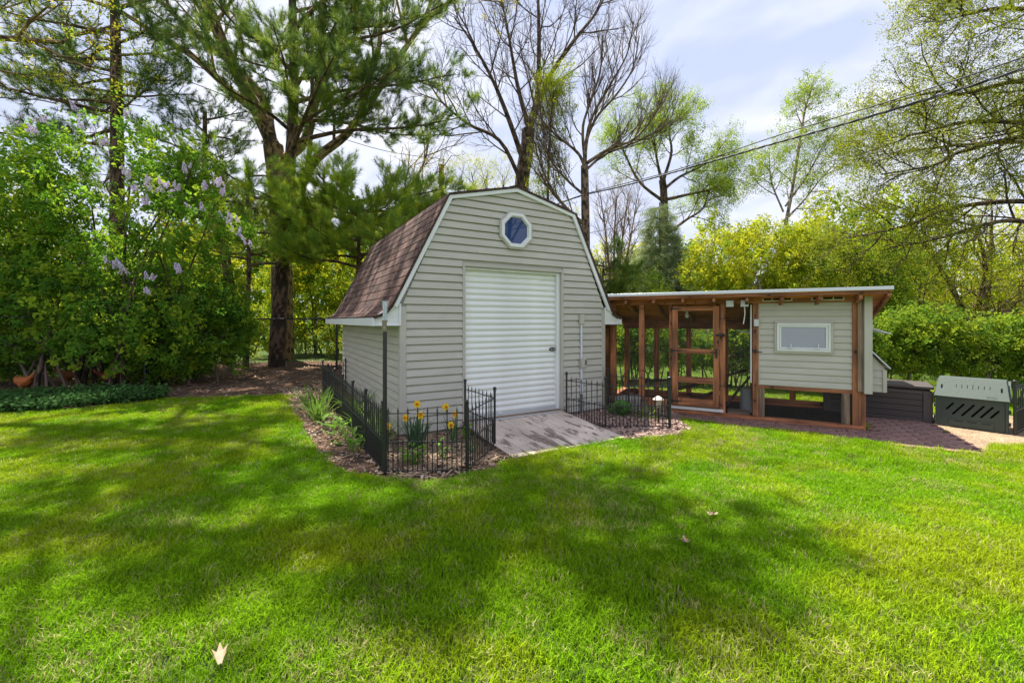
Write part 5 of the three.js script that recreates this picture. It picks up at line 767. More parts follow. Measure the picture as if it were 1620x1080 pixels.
// spruce
tree('spruce_tree', 'conical blue grey spruce rising behind the coop roof', [6.2, 18], (t, b) => {
  t.limb([V(6.2, -0.02, 18), V(6.2, 3, 18), V(6.18, 6.4, 18)], 0.15, 0.02, null, 0, 10); const r = rng(8);
  for (let q = 0; q < 14; q++) { const y = 0.7 + q * 0.42, n = 11 - Math.floor(q / 3); for (let k = 0; k < n; k++) { const L = Math.max(0.15, (6.7 - y) * 0.345 * (0.78 + 0.34 * r())), az = (k + 0.4 * r()) / n * 6.283 + q * 0.7, p = V(6.2, y + 0.1 * (r() - 0.5), 18), dx = Math.cos(az), dz = Math.sin(az); b.limb([p, p.clone().add(v3(dx * L * 0.5, 0.02 * L, dz * L * 0.5)), p.clone().add(v3(dx * L, -0.22 * L, dz * L))], 0.018, 0.006, { kids: [5, 1], perM: 0.5, t0: [0.25], ang: [0.8], len: [0.42], rad: [0.007], up: [-0.15, -0.2], levels: 1, leafFrom: 1, leafy: 0.9, wob: 0.2, flat: 0.55 }, 0, 4, 3); } }
}, M.barkPine, [{ kinds: SP.spruce, mat: M.needle, cols: C.spruce, per: 2, s: [0.9, 1.4], jit: 0.06, follow: 1.3, rand: 0.7, up: 0.05, seed: 8 }]);

// bare trees above the shed roof
const BARE1 = [[[0.29, -0.02, 20], [0.35, 4.59, 20], [0.47, 7.97, 20], [0.71, 9.59, 20], [0.76, 10.33, 20]], [[0.76, 10.33, 20], [1.18, 11.94, 20], [1.23, 14.0, 20], [1.2, 16.35, 20], [1.18, 18.7, 20]], [[0.76, 10.18, 20], [1.7, 12.53, 20], [2.79, 14.0, 20], [3.82, 15.47, 20], [4.56, 16.94, 20]], [[0.59, 8.71, 20], [-0.29, 11.06, 20], [-1.03, 12.82, 20], [-1.91, 14.29, 20], [-2.65, 15.4, 20]], [[0.47, 7.83, 20], [-0.59, 9.74, 20], [-2.06, 10.62, 20], [-3.23, 11.5, 20], [-3.9, 12.6, 20]], [[0.76, 10.47, 20], [0.29, 12.24, 20], [0.0, 14.0, 20], [-0.29, 15.76, 20], [-0.59, 17.23, 20]]];
const bareRule = { kids: [12, 6, 4, 3], t0: [0.12, 0.12, 0.1, 0.1], ang: [0.75, 0.7, 0.65, 0.6], len: [2.8, 1.5, 0.8, 0.45], rad: [0.036, 0.017, 0.0095, 0.0065], up: [0.3, 0.4, 0.3, 0.3], levels: 4, leafFrom: 3, wob: 0.35, leafy: 0.5, tap: 0.4 };
tree('bare_tree', 'tall dark bare tree leaning behind the shed ridge', [0.29, 20], (t, b) => { t.limb(poly(BARE1[0]), 0.38, 0.3, null, 0, 12); const R = [0.17, 0.15, 0.13, 0.11, 0.12]; BARE1.slice(1).forEach((l, i) => b.limb(poly(l, 0.8, i + 6), R[i], 0.03, bareRule, 0, 8)); }, M.barkGrey, []);
const BARE2 = [[[3.0, -0.02, 17], [2.95, 2.87, 17], [2.9, 5.87, 17], [2.87, 7.57, 17]], [[2.87, 7.57, 17], [3.0, 8.74, 17], [3.37, 9.49, 17], [4.12, 10.37, 17], [4.75, 11.37, 17], [5.0, 12.62, 17]], [[2.87, 7.57, 17], [2.62, 8.12, 17], [1.75, 8.74, 17], [1.0, 9.62, 17], [0.62, 10.87, 17]], [[2.9, 7.57, 17], [2.8, 9.12, 17], [3.12, 10.12, 17], [3.5, 11.37, 17], [3.55, 12.62, 17]], [[2.95, 7.67, 17], [3.75, 8.12, 17], [4.75, 8.49, 17], [5.5, 9.37, 17], [6.0, 10.37, 17]], [[2.9, 6.37, 17], [2.12, 7.12, 17], [1.5, 7.87, 17], [1.25, 8.49, 17]], [[2.87, 8.12, 17], [3.12, 9.37, 17], [3.8, 10.62, 17], [4.5, 11.87, 17], [4.75, 13.12, 17]], [[2.9, 7.37, 17], [3.62, 8.0, 17], [4.5, 8.32, 17], [5.5, 8.74, 17], [6.25, 9.24, 17]], [[2.9, 5.2, 17], [1.9, 6.1, 17], [1.2, 7.2, 17], [0.8, 8.6, 17]]];
const bare2Rule = { ...bareRule, kids: [10, 5, 4, 3], ang: [0.48, 0.48, 0.45, 0.4], len: [1.9, 1.1, 0.6, 0.35], rad: [0.026, 0.013, 0.008, 0.0055], up: [0.6, 0.8, 0.6, 0.4], wob: 0.28 };
tree('bare_tree', 'reddish grey bare tree fanning upward beside the gable', [3.0, 17], (t, b) => { t.limb(poly(BARE2[0]), 0.19, 0.15, null, 0, 12); const R = [0.08, 0.07, 0.07, 0.075, 0.06, 0.075, 0.055, 0.08]; BARE2.slice(1).forEach((l, i) => b.limb(poly(l, 0.5, i + 16), R[i], 0.02, bare2Rule, 0, 7)); }, M.barkLight, []);
// leafing trees behind the shed
tree('young_tree', 'bright green leafing tree in front of the dark bare trunk', [1.35, 18.2], (t, b) => { t.limb([V(1.35, -0.02, 18.2), V(1.4, 3, 18.2), V(1.5, 6, 18.2), V(1.6, 9.5, 18.1), V(1.75, 11, 18)], 0.11, 0.02, { kids: [44, 4, 3], t0: [0.42, 0.2, 0.2], ang: [0.7, 0.6, 0.6], len: [1.6, 0.6, 0.3], rad: [0.014, 0.008, 0.005], up: [0.5, 0.4, 0.3], levels: 2, leafFrom: 1, wob: 0.4, leafy: 0.8 }, 0, 8); }, M.barkGrey, [{ kinds: SP.small, cols: [...C.young, ...C.yellow], per: 2, s: [1.0, 1.8], jit: 0.25, seed: 21 }]);
const MAPLE = [[[8.53, -0.02, 24], [8.53, 5.22, 24], [8.46, 8.75, 24], [8.39, 9.28, 24]], [[8.46, 8.75, 24], [9.35, 9.46, 24], [10.58, 10.09, 24], [11.99, 10.87, 24]], [[8.39, 9.17, 24], [8.11, 10.16, 24], [7.76, 11.4, 24], [7.41, 12.63, 24]], [[8.46, 9.28, 24], [8.89, 10.87, 24], [8.82, 12.2, 24], [9.35, 13.0, 24]], [[8.53, 8.05, 24], [7.05, 9.1, 24], [6.17, 10.51, 24], [5.64, 11.57, 24]], [[8.64, 6.28, 24], [9.88, 7.16, 24], [10.93, 7.87, 24], [11.29, 8.93, 24]], [[8.6, 8.2, 24], [10.2, 8.6, 24], [11.6, 9.0, 24], [12.8, 9.6, 24]]];
const leafRule = { kids: [9, 5, 4], t0: [0.2, 0.2, 0.2], ang: [0.7, 0.7, 0.7], len: [1.9, 0.9, 0.45], rad: [0.03, 0.013, 0.007], up: [0.25, 0.25, 0.2], levels: 3, leafFrom: 2, wob: 0.45, leafy: 0.6 };
tree('maple_tree', 'maple with loose green crown standing above the spruce', [8.53, 24], (t, b) => { t.limb(poly(MAPLE[0]), 0.24, 0.19, null, 0, 10); MAPLE.slice(1).forEach((l, i) => b.limb(poly(l, 0.9, i + 26), 0.1, 0.03, leafRule, 0, 7)); }, M.barkGrey, [{ kinds: SP.small, cols: [...C.young, C.hedge[1], C.hedge[2]], per: 1, s: [1.3, 2.2], jit: 0.25, seed: 22 }]);
tree('birch_tree', 'slender pale birch with thin crown above the yellow shrubs', [13.58, 22], (t, b) => {
  const R = { ...leafRule, kids: [10, 4, 3], len: [1.5, 0.75, 0.4], up: [0.1, -0.3, -0.5], ang: [0.6, 0.7, 0.7] };
  t.limb(poly([[13.58, -0.02, 22], [13.77, 4.91, 22], [14.29, 7.82, 22], [14.71, 10.41, 22], [15.03, 12.34, 22], [15.36, 13.31, 22]]), 0.12, 0.03, { ...R, kids: [22, 4, 3], t0: [0.35, 0.2, 0.2] }, 0, 9);
  b.limb(poly([[13.9, 6.53, 22], [14.87, 7.5, 22], [15.84, 8.79, 22], [16.49, 9.44, 22]], 0.3), 0.06, 0.02, R, 0, 7); b.limb(poly([[12.77, -0.02, 22], [12.8, 2.97, 22], [13.42, 4.59, 22], [14.55, 5.56, 22]], 0.2), 0.07, 0.03, R, 0, 7); b.limb(poly([[13.9, 7, 22], [13.3, 8.6, 22], [13.1, 10, 22]], 0.3), 0.05, 0.02, R, 0, 7); b.limb(poly([[14.0, 7.3, 22], [15.2, 9, 22], [16.0, 10.6, 22], [16.6, 11.3, 22]], 0.3), 0.05, 0.02, R, 0, 7);
}, M.barkBirch, [{ kinds: SP.small, cols: [...C.young, C.hedge[2]], per: 1, s: [1.2, 2.0], jit: 0.2, seed: 23, keep: 0.85 }]);
tree('twiggy_tree', 'thin brown twiggy tree with red buds left of the spruce', [5.0, 21], (t, b) => { for (const [x, k] of [[5.0, 1], [5.4, 2], [4.6, 3], [5.8, 4]]) t.limb([V(5.0, -0.02, 21), V(lerp(5, x, 0.4), 3, 21), V(x, 5.5, 21), V(x + (x - 5) * 0.6, 7.6, 21 + (k - 2.5) * 0.4)], 0.09, 0.02, { ...bare2Rule, kids: [16, 5, 4], levels: 3, len: [1.5, 0.9, 0.5], ang: [0.6, 0.6, 0.6, 0.6] }, 0, 6); }, std(lin(0.22, 0.145, 0.095), 0.95), [{ kinds: SP.tiny, cols: [[0.28, 0.17, 0.06], [0.25, 0.22, 0.06]], per: 1, s: [0.6, 1.0], jit: 0.1, seed: 24, keep: 0.3 }]);
// small yellow leafing tree between the utility pole and the ridge, and its twin left of the pole
tree('young_tree', 'pale yellow leafing tree between the utility pole and the ridge', [-1.3, 23], (t, b) => { for (const [x, d] of [[-2.2, 23], [-1.2, 23.4], [-0.4, 22.8], [-1.7, 22.5]]) t.limb([V(-1.3, -0.02, 23), V(lerp(-1.3, x, 0.5), 4, 23), V(x, 7, d), V(x * 1.25, 9.2, d)], 0.09, 0.02, { ...leafRule, kids: [14, 5, 3], len: [1.6, 0.8, 0.4] }, 0, 6); }, M.barkGrey, [{ kinds: SP.tiny, cols: C.yellow, per: 1, s: [0.8, 1.5], jit: 0.15, seed: 25, keep: 0.8 }]);
tree('young_tree', 'leaning oak sapling with yellow tufts left of the utility pole', [-6.2, 19], (t, b) => { t.limb([V(-6.2, -0.02, 19), V(-5.6, 4, 19), V(-4.8, 6.8, 19), V(-3.9, 8.4, 19), V(-3.6, 10, 19)], 0.11, 0.03, { ...oakRule, kids: [12, 5, 3] }, 0, 7); t.limb([V(-5.2, 5.4, 19), V(-4.2, 7.0, 19), V(-3.2, 7.6, 18.6)], 0.06, 0.02, { ...oakRule, kids: [8, 4, 3], len: [1.4, 0.8, 0.4] }, 0, 6); }, M.barkOak, [{ kinds: SP.tiny, cols: C.oak, per: 1, s: [0.8, 1.4], jit: 0.12, seed: 26, keep: 0.5 }]);

// honey locust at the right, trunk outside the frame
const LOC = [[[15.03, 4.31, 11], [13.42, 4.63, 11], [12.12, 4.55, 11], [10.83, 4.07, 11], [9.54, 3.75, 11], [8.89, 3.66, 11]], [[14.95, 5.6, 11], [13.42, 6.17, 11], [12.12, 6.01, 11], [10.83, 5.44, 11], [9.7, 5.28, 11]], [[14.79, 7.06, 11], [13.42, 7.71, 11], [12.12, 7.54, 11], [10.99, 7.38, 11], [10.02, 7.22, 11]], [[14.71, 8.35, 11], [13.58, 8.84, 11], [12.45, 9.32, 11], [11.4, 9.16, 11], [10.9, 8.84, 11]], [[14.84, 6.41, 11], [13.58, 6.57, 11], [12.12, 6.74, 11], [10.51, 6.25, 11], [9.7, 6.17, 11]], [[14.63, 9.65, 11], [13.42, 10.45, 11], [12.12, 10.62, 11], [11.6, 10.4, 11]], [[15.03, 3.99, 11], [13.58, 3.99, 11], [12.45, 3.99, 11], [11.15, 3.58, 11], [10.18, 3.42, 11]]];
const locRule = { kids: [12, 7, 4], t0: [0.15, 0.15, 0.15], ang: [0.75, 0.7, 0.7], len: [1.7, 0.85, 0.42], rad: [0.028, 0.012, 0.006], up: [0.12, 0.15, 0.1], levels: 3, leafFrom: 2, wob: 0.5, leafy: 0.6 };
tree('honey_locust', 'honey locust with long level branches and fresh yellow green leaves', [15.36, 11], (t, b) => { t.limb([V(15.36, -0.02, 11), V(15.03, 3.18, 11), V(14.79, 6.41, 11), V(14.63, 8.84, 11), V(14.39, 12, 11)], 0.3, 0.12, null, 0, 12); LOC.forEach((l, i) => b.limb(poly(l, 1.0, i + 36), 0.085, 0.018, locRule, 0, 8)); for (const [y, a] of [[5, 0.3], [6, 2.2], [7.2, 1.1], [8.4, -0.8], [9.2, 0.6], [10.2, -1.6], [7.8, -2.2]]) b.limb([V(14.8, y, 11), V(14.8 + Math.cos(a) * 1.8, y + 0.6, 11 + Math.sin(a) * 1.8), V(14.8 + Math.cos(a) * 4.2, y + 1.0, 11 + Math.sin(a) * 4.2)], 0.08, 0.02, locRule, 0, 7); }, M.barkGrey, [{ kinds: SP.tiny, cols: [[0.27, 0.31, 0.025], [0.36, 0.38, 0.025], [0.21, 0.26, 0.025]], per: 1, s: [0.9, 1.4], jit: 0.08, seed: 28, follow: 0.9 }]);
tree('crabapple_tree', 'spreading small tree with forked trunk behind the right hedge', [17.0, 15.6], (t, b) => { for (const [x, d, h] of [[14.2, 15, 4.4], [15.6, 14.6, 5.0], [17.2, 15.4, 5.4], [18.8, 15, 4.8], [13.2, 15.8, 3.6], [20, 15.8, 4.2]]) t.limb([V(17, -0.02, 15.6), V(lerp(17, x, 0.2), 1.4, 15.5), V(lerp(17, x, 0.65), h * 0.66, d), V(x, h, d)], 0.16, 0.03, { ...leafRule, kids: [13, 5, 4], len: [1.5, 0.8, 0.4], up: [0.05, 0, 0] }, 0, 8); }, M.barkLight, [{ kinds: SP.tiny, cols: [...C.yellow, C.young[0]], per: 1, s: [0.9, 1.5], jit: 0.16, seed: 29, keep: 0.72 }]);

// ---------------------------------------------------------------- shrubs and hedges
const lil = bush('lilac_bush', 'tall lilac thicket with pale purple flower heads', [-8.3, 9.2], [[-8.6, 4.2, 9, 2.1, 1.45, 1.1], [-6.7, 3.9, 8.9, 1.25, 1.2, 0.9], [-6.05, 3.45, 8.7, 0.75, 0.7, 0.7], [-10.4, 3.9, 9.2, 1.8, 1.7, 1.2], [-9.3, 2.6, 9.2, 1.6, 1.1, 0.9], [-7.4, 2.75, 9.1, 1.1, 0.8, 0.8], [-7.5, 4.8, 9, 0.9, 0.75, 0.8]], 1700, SP.broad, { seed: 51, cols: C.lilac, s: [0.75, 1.25], jit: 0.05, gap: 0.5, freq: 1.15, floor: 1.5, patch: 0.8, follow: 0.7 }, { n: 13, spread: 2.6, r: 0.05, bark: M.barkGrey, kids: 7, len: 0.9 });
{ // lilac flower heads
  const r = rng(61), spots = [[-7.45, 5.35, 8.3], [-7.9, 4.95, 8.0], [-7.6, 4.75, 8.0], [-8.9, 5.2, 8.1], [-9.6, 5.3, 8.3], [-9.2, 5.05, 8.2], [-10.4, 4.9, 8.3], [-6.8, 3.95, 7.95], [-6.6, 3.85, 7.95], [-6.4, 3.95, 7.95], [-6.35, 3.75, 7.9], [-6.2, 3.9, 7.95], [-6.9, 3.8, 7.9], [-6.75, 3.6, 7.85], [-5.75, 3.95, 8.1], [-5.6, 4.0, 8.2], [-5.5, 3.85, 8.15], [-5.45, 3.45, 8.2], [-5.35, 3.3, 8.25], [-5.3, 3.1, 8.25], [-5.15, 2.95, 8.3], [-5.9, 3.5, 8.05], [-7.6, 2.5, 8.2], [-7.4, 2.35, 8.15], [-6.9, 2.25, 8.2], [-6.35, 2.35, 8.2], [-6.95, 2.0, 8.2], [-10.2, 4.4, 8.2], [-6.1, 4.25, 8.1], [-7.1, 4.1, 7.95], [-8.3, 5.4, 8.2]];
  const fm = std(lin(0.66, 0.54, 0.78), 0.8), fm2 = std(lin(0.74, 0.59, 0.76), 0.8);
  for (const [x, y, d] of spots) for (let k = 0; k < 3; k++) { const m = part('flower_head', SP.lilacBloom[0], r() < 0.6 ? fm : fm2, lil); m.position.set(x + 8.3 + (r() - 0.5) * 0.22, y + (r() - 0.5) * 0.14, -(d - 9.2) + (r() - 0.5) * 0.1); m.rotation.set((r() - 0.5) * 1.2, r() * 6, (r() - 0.5) * 1.2); m.scale.setScalar(0.6 + 0.4 * r()); }
}
bush('broadleaf_shrub', 'broad leaved green shrub over the ivy with dark gaps beneath', [-9.8, 8.9], [[-9.7, 1.75, 8.7, 1.5, 0.95, 0.6], [-8.6, 1.6, 8.8, 0.9, 0.8, 0.5], [-11.4, 2.0, 8.6, 1.4, 1.3, 0.7], [-10.6, 0.8, 8.2, 0.6, 0.5, 0.3], [-8.2, 1.15, 8.5, 0.9, 0.75, 0.4], [-7.3, 1.5, 8.8, 0.8, 0.9, 0.4]], 1300, SP.broad, { seed: 53, cols: [...C.lilac, C.dark[2]], s: [0.8, 1.35], jit: 0.05, gap: 0.42, floor: 0.5 }, { n: 9, spread: 1.6, r: 0.03 });
bush('evergreen_shrub', 'dense dark green shrub next to the bare soil', [-7.4, 10.4], [[-7.65, 1.55, 10.4, 1.3, 1.4, 0.9], [-6.95, 1.1, 10.1, 0.75, 0.95, 0.7], [-8.3, 1.0, 10.0, 0.7, 0.8, 0.6]], 2100, SP.ovate, { seed: 55, cols: [C.dark[2], ...C.lilac], s: [0.9, 1.5], jit: 0.05, gap: 0.4, floor: 0.15, hollow: 0.6 }, { n: 10, spread: 1.2, r: 0.03 });
bush('understory_shrub', 'yellow green thicket seen behind the pine trunk', [-6.4, 17.6], [[-6.2, 2.3, 17.8, 2.0, 2.2, 1.0], [-8.8, 2.4, 18.4, 2.0, 2.4, 1.1], [-3.6, 2.0, 18.2, 1.6, 2.0, 1.0], [-6.5, 0.9, 16.6, 1.8, 0.9, 0.6], [-9.6, 1.0, 16.8, 1.6, 1.0, 0.6], [-8.0, 4.6, 19, 2.2, 1.6, 1.0]], 4200, SP.ovate, { seed: 57, cols: [...C.yellow, ...C.hedge], s: [1.2, 2.0], jit: 0.1, gap: 0.45, freq: 0.9, hollow: 0.3 }, { n: 16, under: 1, r: 0.04, kids: 4, len: 1.0, bark: M.barkGrey });
bush('understory_shrub', 'leafy saplings crowding behind the left chain link fence', [-12.5, 16], [[-12.4, 2.4, 16, 2.4, 2.5, 1.2], [-15.5, 2.8, 14.5, 2.2, 2.8, 1.4], [-10.4, 1.6, 14.6, 1.4, 1.6, 0.8], [-17, 4, 13, 2.2, 3, 1.6]], 2200, SP.ovate, { seed: 59, cols: [...C.yellow, ...C.yellow, C.hedge[2]], s: [1.2, 2.0], jit: 0.1, gap: 0.43, freq: 0.9 }, { n: 16, under: 1, r: 0.04, kids: 4, len: 1.0, bark: M.barkGrey });
bush('understory_shrub', 'dark leafy thicket at the far left behind the hens', [-13.2, 10.4], [[-12.6, 2.6, 10.6, 1.8, 2.6, 1.1], [-14.5, 3.6, 9.4, 1.8, 3.2, 1.4], [-10.6, 1.3, 11.2, 1.6, 1.3, 0.8]], 900, SP.ovate, { seed: 63, cols: [...C.hedge, ...C.yellow], s: [0.9, 1.5], jit: 0.08, gap: 0.45, freq: 1.0 }, { n: 12, under: 1, r: 0.045, kids: 4, len: 0.9, bark: M.barkGrey });
bush('understory_shrub', 'shadowy leafy undergrowth at the foot of the lilac behind the hens', [-9.2, 10.3], [[-9.6, 0.8, 10.2, 1.9, 0.85, 0.5], [-11.6, 0.9, 9.9, 1.4, 0.9, 0.5], [-7.9, 0.6, 9.8, 0.9, 0.6, 0.4]], 1500, SP.broad, { seed: 67, cols: C.lilac, s: [0.8, 1.3], jit: 0.05, gap: 0.36, floor: 0.05 }, { n: 10, under: 1, r: 0.02, kids: 4, len: 0.4 });
tree('bare_tree', 'twiggy tree off to the right mirrored in the octagon window', [13.6, -1.9], (t, b) => { t.limb([V(13.6, -0.02, -1.9), V(13.5, 3, -1.9), V(13.3, 5.4, -1.8)], 0.14, 0.1, null, 0, 8); for (const [x, y, d] of [[11.6, 8.4, -2.2], [13.0, 9.4, -1.2], [14.6, 8.6, -2.6], [12.2, 7.2, -0.8], [14.9, 7.4, -1.0]]) b.limb([V(13.3, 5.2, -1.8), V(lerp(13.3, x, 0.5), lerp(5.2, y, 0.6), lerp(-1.8, d, 0.5)), V(x, y, d)], 0.07, 0.02, { ...leafRule, kids: [9, 4, 3], len: [1.3, 0.7, 0.35] }, 0, 6); }, M.barkGrey, [{ kinds: SP.tiny, cols: C.young, per: 1, s: [0.8, 1.3], jit: 0.1, seed: 68, keep: 0.4 }]);
bush('understory_shrub', 'fresh green bushes growing right behind the shed', [-3.0, 14.2], [[-3.4, 1.6, 14.0, 1.1, 1.6, 0.8], [-1.4, 1.5, 14.6, 1.3, 1.6, 0.8], [-5.4, 1.0, 15.4, 0.9, 1.0, 0.6]], 1300, SP.ovate, { seed: 65, cols: [...C.hedge, ...C.yellow], s: [1.0, 1.7], jit: 0.08, gap: 0.44 }, { n: 9, under: 1, r: 0.03, kids: 4 });
// hedges
function hedge(label, pts, h, w, n, seed, cols, o = {}) { const blobs = [], r = rng(seed); for (let i = 1; i < pts.length; i++) { const [x0, d0] = pts[i - 1], [x1, d1] = pts[i], l = Math.hypot(x1 - x0, d1 - d0), m = Math.ceil(l / 0.55); for (let k = 0; k <= m; k++) { const t = k / m, hh = h * (0.95 + 0.1 * r()); blobs.push([lerp(x0, x1, t) + (r() - 0.5) * 0.1, hh * 0.62, lerp(d0, d1, t) + (r() - 0.5) * 0.1, 0.5, hh * 0.4, w * (0.9 + 0.25 * r())]); } } return bush('hedge', label, pts[0], blobs, n, SP.ovate, { seed, cols, s: [0.75, 1.25], jit: 0.05, gap: 0.36, freq: 2.2, floor: 0.3, hollow: 0.55, up: 0.45, ...o }, { n: Math.round(blobs.length * 3.2), under: 1, r: 0.016, kids: 5, len: 0.4, bark: M.twig }, null, 'hedge'); }
hedge('leafy green hedge running right from the coop behind the boxes', [[6.3, 8.5], [7.6, 8.0], [9.2, 7.5], [11.2, 7.0]], 1.56, 0.5, 3000, 71, C.hedge);
hedge('loose green hedge seen through the wire of the chicken run', [[1.9, 10.6], [3.4, 9.9], [5.0, 9.2], [6.2, 8.55]], 1.55, 0.5, 2100, 73, [...C.hedge, C.dark[2]], { gap: 0.42 });
bush('yellow_shrub', 'large yellow green shrub mass above the coop roof', [8.2, 13.6], [[6.7, 3.0, 13.4, 1.3, 1.1, 1.0], [8.2, 3.3, 13.8, 1.5, 1.3, 1.1], [9.6, 3.2, 13.6, 1.1, 1.2, 1.0], [7.4, 1.9, 13.4, 1.8, 1.3, 1.0], [9.4, 1.9, 13.4, 1.4, 1.3, 1.0]], 3600, SP.ovate, { seed: 75, cols: [...C.yellow, C.young[0]], s: [0.9, 1.6], jit: 0.1, gap: 0.47, freq: 1.5, patch: 0.7 }, { n: 16, spread: 3.5, r: 0.035, kids: 7, len: 0.9, bark: M.barkBirch });
bush('green_shrub', 'fresh green shrub right of the yellow shrub mass', [10.9, 13.8], [[10.6, 3.2, 13.8, 1.3, 1.35, 1.1], [11.8, 2.8, 14, 1.2, 1.4, 1.0], [11.0, 1.8, 13.4, 1.5, 1.3, 0.9]], 2200, SP.ovate, { seed: 76, cols: [...C.hedge, C.young[0], C.young[2]], s: [0.9, 1.6], jit: 0.1, gap: 0.45, freq: 1.5, patch: 0.7 }, { n: 9, spread: 1.5, r: 0.035, kids: 7, len: 0.9, bark: M.barkGrey });
bush('green_tree', 'deep green round tree behind the coop corner', [17.4, 20], [[16.9, 3.4, 20, 1.6, 2.4, 1.5], [18.6, 2.6, 20.4, 1.7, 2.0, 1.3], [15.0, 2.8, 20, 1.5, 1.9, 1.2]], 3200, SP.ovate, { seed: 77, cols: [C.dark[2], C.lilac[1], C.hedge[0]], s: [1.5, 2.4], jit: 0.1, gap: 0.42, freq: 0.9 }, { n: 8, spread: 1, r: 0.06 }, null, 'tree');
bush('green_shrub', 'bright green shrubs at the foot of the spruce', [4.9, 15.8], [[4.9, 2.0, 16, 1.0, 1.3, 0.8], [3.4, 1.6, 16.6, 1.1, 1.2, 0.8], [7.6, 2.3, 16.4, 0.9, 1.3, 0.8]], 1300, SP.small, { seed: 79, cols: [...C.hedge, C.young[0]], s: [1.0, 1.7], jit: 0.1, gap: 0.42 }, { n: 8, under: 1, r: 0.03 });
// far woods closing the horizon
{
  const r = rng(83), blobs = []; for (let k = 0; k < 46; k++) { const a = lerp(-1.15, 1.15, k / 45) + (r() - 0.5) * 0.03, R = 34 + 12 * r(), h = 2.6 + 3.4 * r(); blobs.push([Math.sin(a) * R, h * 0.75, Math.cos(a) * R, 3.0, h, 2.2]); }
  const W = new THREE.Group(); const an = volume(blobs, 9500, 85, { gap: 0.36, freq: 0.35, hollow: 0.5, floor: 0 }), ms = [[], []], cs = [[], []]; const cols = [...C.hedge, ...C.yellow, ...C.young];
  for (const [p, d] of an) { const i = r() < 0.5 ? 0 : 1, c = cols[Math.floor(vnoise(p.x * 0.12, p.y * 0.2, p.z * 0.12) * cols.length * 0.999)], v = 0.75 + 0.5 * r(); ms[i].push(orient(p, d.clone().add(v3(r() - 0.5, r() - 0.5, r() - 0.5)), r() * 6, 1.3 + 1.2 * r())); cs[i].push(lin(c[0] * v, c[1] * v, c[2] * v)); }
  for (const i of [0, 1]) tag(copies('far_wood', SP.far[i], M.leaf, ms[i], cs[i]), 'far belt of spring woodland closing the horizon behind the gardens');
}
// ---------------------------------------------------------------- ground plants
{ // ivy
  const r = rng(101), ms = [], cs = [], g = sprig(31, 9, 0.13, 0.065, 0.045, 1.2, 0.4, 2); for (let i = 0; i < 5200; i++) { const x = -12 + 6 * r(), d = 5.3 + 3.2 * r(); if (!inside(x, d, IVY)) continue; const h = 0.02 + 0.14 * fbm(x * 2, d * 2, 3, 2) * r(); ms.push(orient(V(x, h, d), v3((r() - 0.5) * 1.6, 1, (r() - 0.5) * 1.6), r() * 6, 0.7 + 0.6 * r())); const j = 0.7 + 0.6 * r(); cs.push(lin(0.06 * j, 0.14 * j, 0.035 * j)); } tag(copies('ivy', g, M.gloss, ms, cs), 'glossy dark ivy ground cover along the lawn under the lilac');
}
function strap(r, l, w, lean, az, droop, fold = 0.3) { // arching strap leaf
  const P = [], n = 6, pts = []; for (let i = 0; i <= n; i++) { const t = i / n, out = lean * l * t + droop * l * t * t * 0.5, y = l * t * (1 - 0.15 * lean) - droop * l * t * t * t * 0.6; pts.push([Math.cos(az) * out, y, Math.sin(az) * out, w * (t < 0.15 ? 0.7 + 2 * t : 1 - Math.pow((t - 0.15) / 0.85, 2.2))]); }
  for (let i = 0; i < n; i++) { const [x, y, z, a] = pts[i], [x2, y2, z2, b] = pts[i + 1], sx = -Math.sin(az), sz = Math.cos(az); const q = (p, s, ww, f) => [p[0] + sx * s * ww / 2, p[1] + f, p[2] + sz * s * ww / 2]; const L1 = q(pts[i], -1, a, a * fold), R1 = q(pts[i], 1, a, a * fold), L2 = q(pts[i + 1], -1, b, b * fold), R2 = q(pts[i + 1], 1, b, b * fold), m1 = [x, y, z], m2 = [x2, y2, z2]; P.push(...L1, ...m1, ...m2, ...L1, ...m2, ...L2, ...m1, ...R1, ...R2, ...m1, ...R2, ...m2); }
  return flat(P);
}
const green = (c) => phys(lin(...c), 1, { transmission: 0.4, thickness: 0, side: THREE.DoubleSide, ior: 1.4, specularIntensity: 0.4 });
const MG = { daff: green([0.075, 0.15, 0.075]), lily: green([0.16, 0.28, 0.045]), lily2: green([0.2, 0.33, 0.05]), bright: green([0.15, 0.31, 0.025]), hosta: green([0.09, 0.25, 0.03]), petal: phys(lin(0.88, 0.60, 0.02), 1, { transmission: 0.2, thickness: 0, side: THREE.DoubleSide }), cup: std(lin(0.85, 0.33, 0.01), 0.6, { side: THREE.DoubleSide }) };
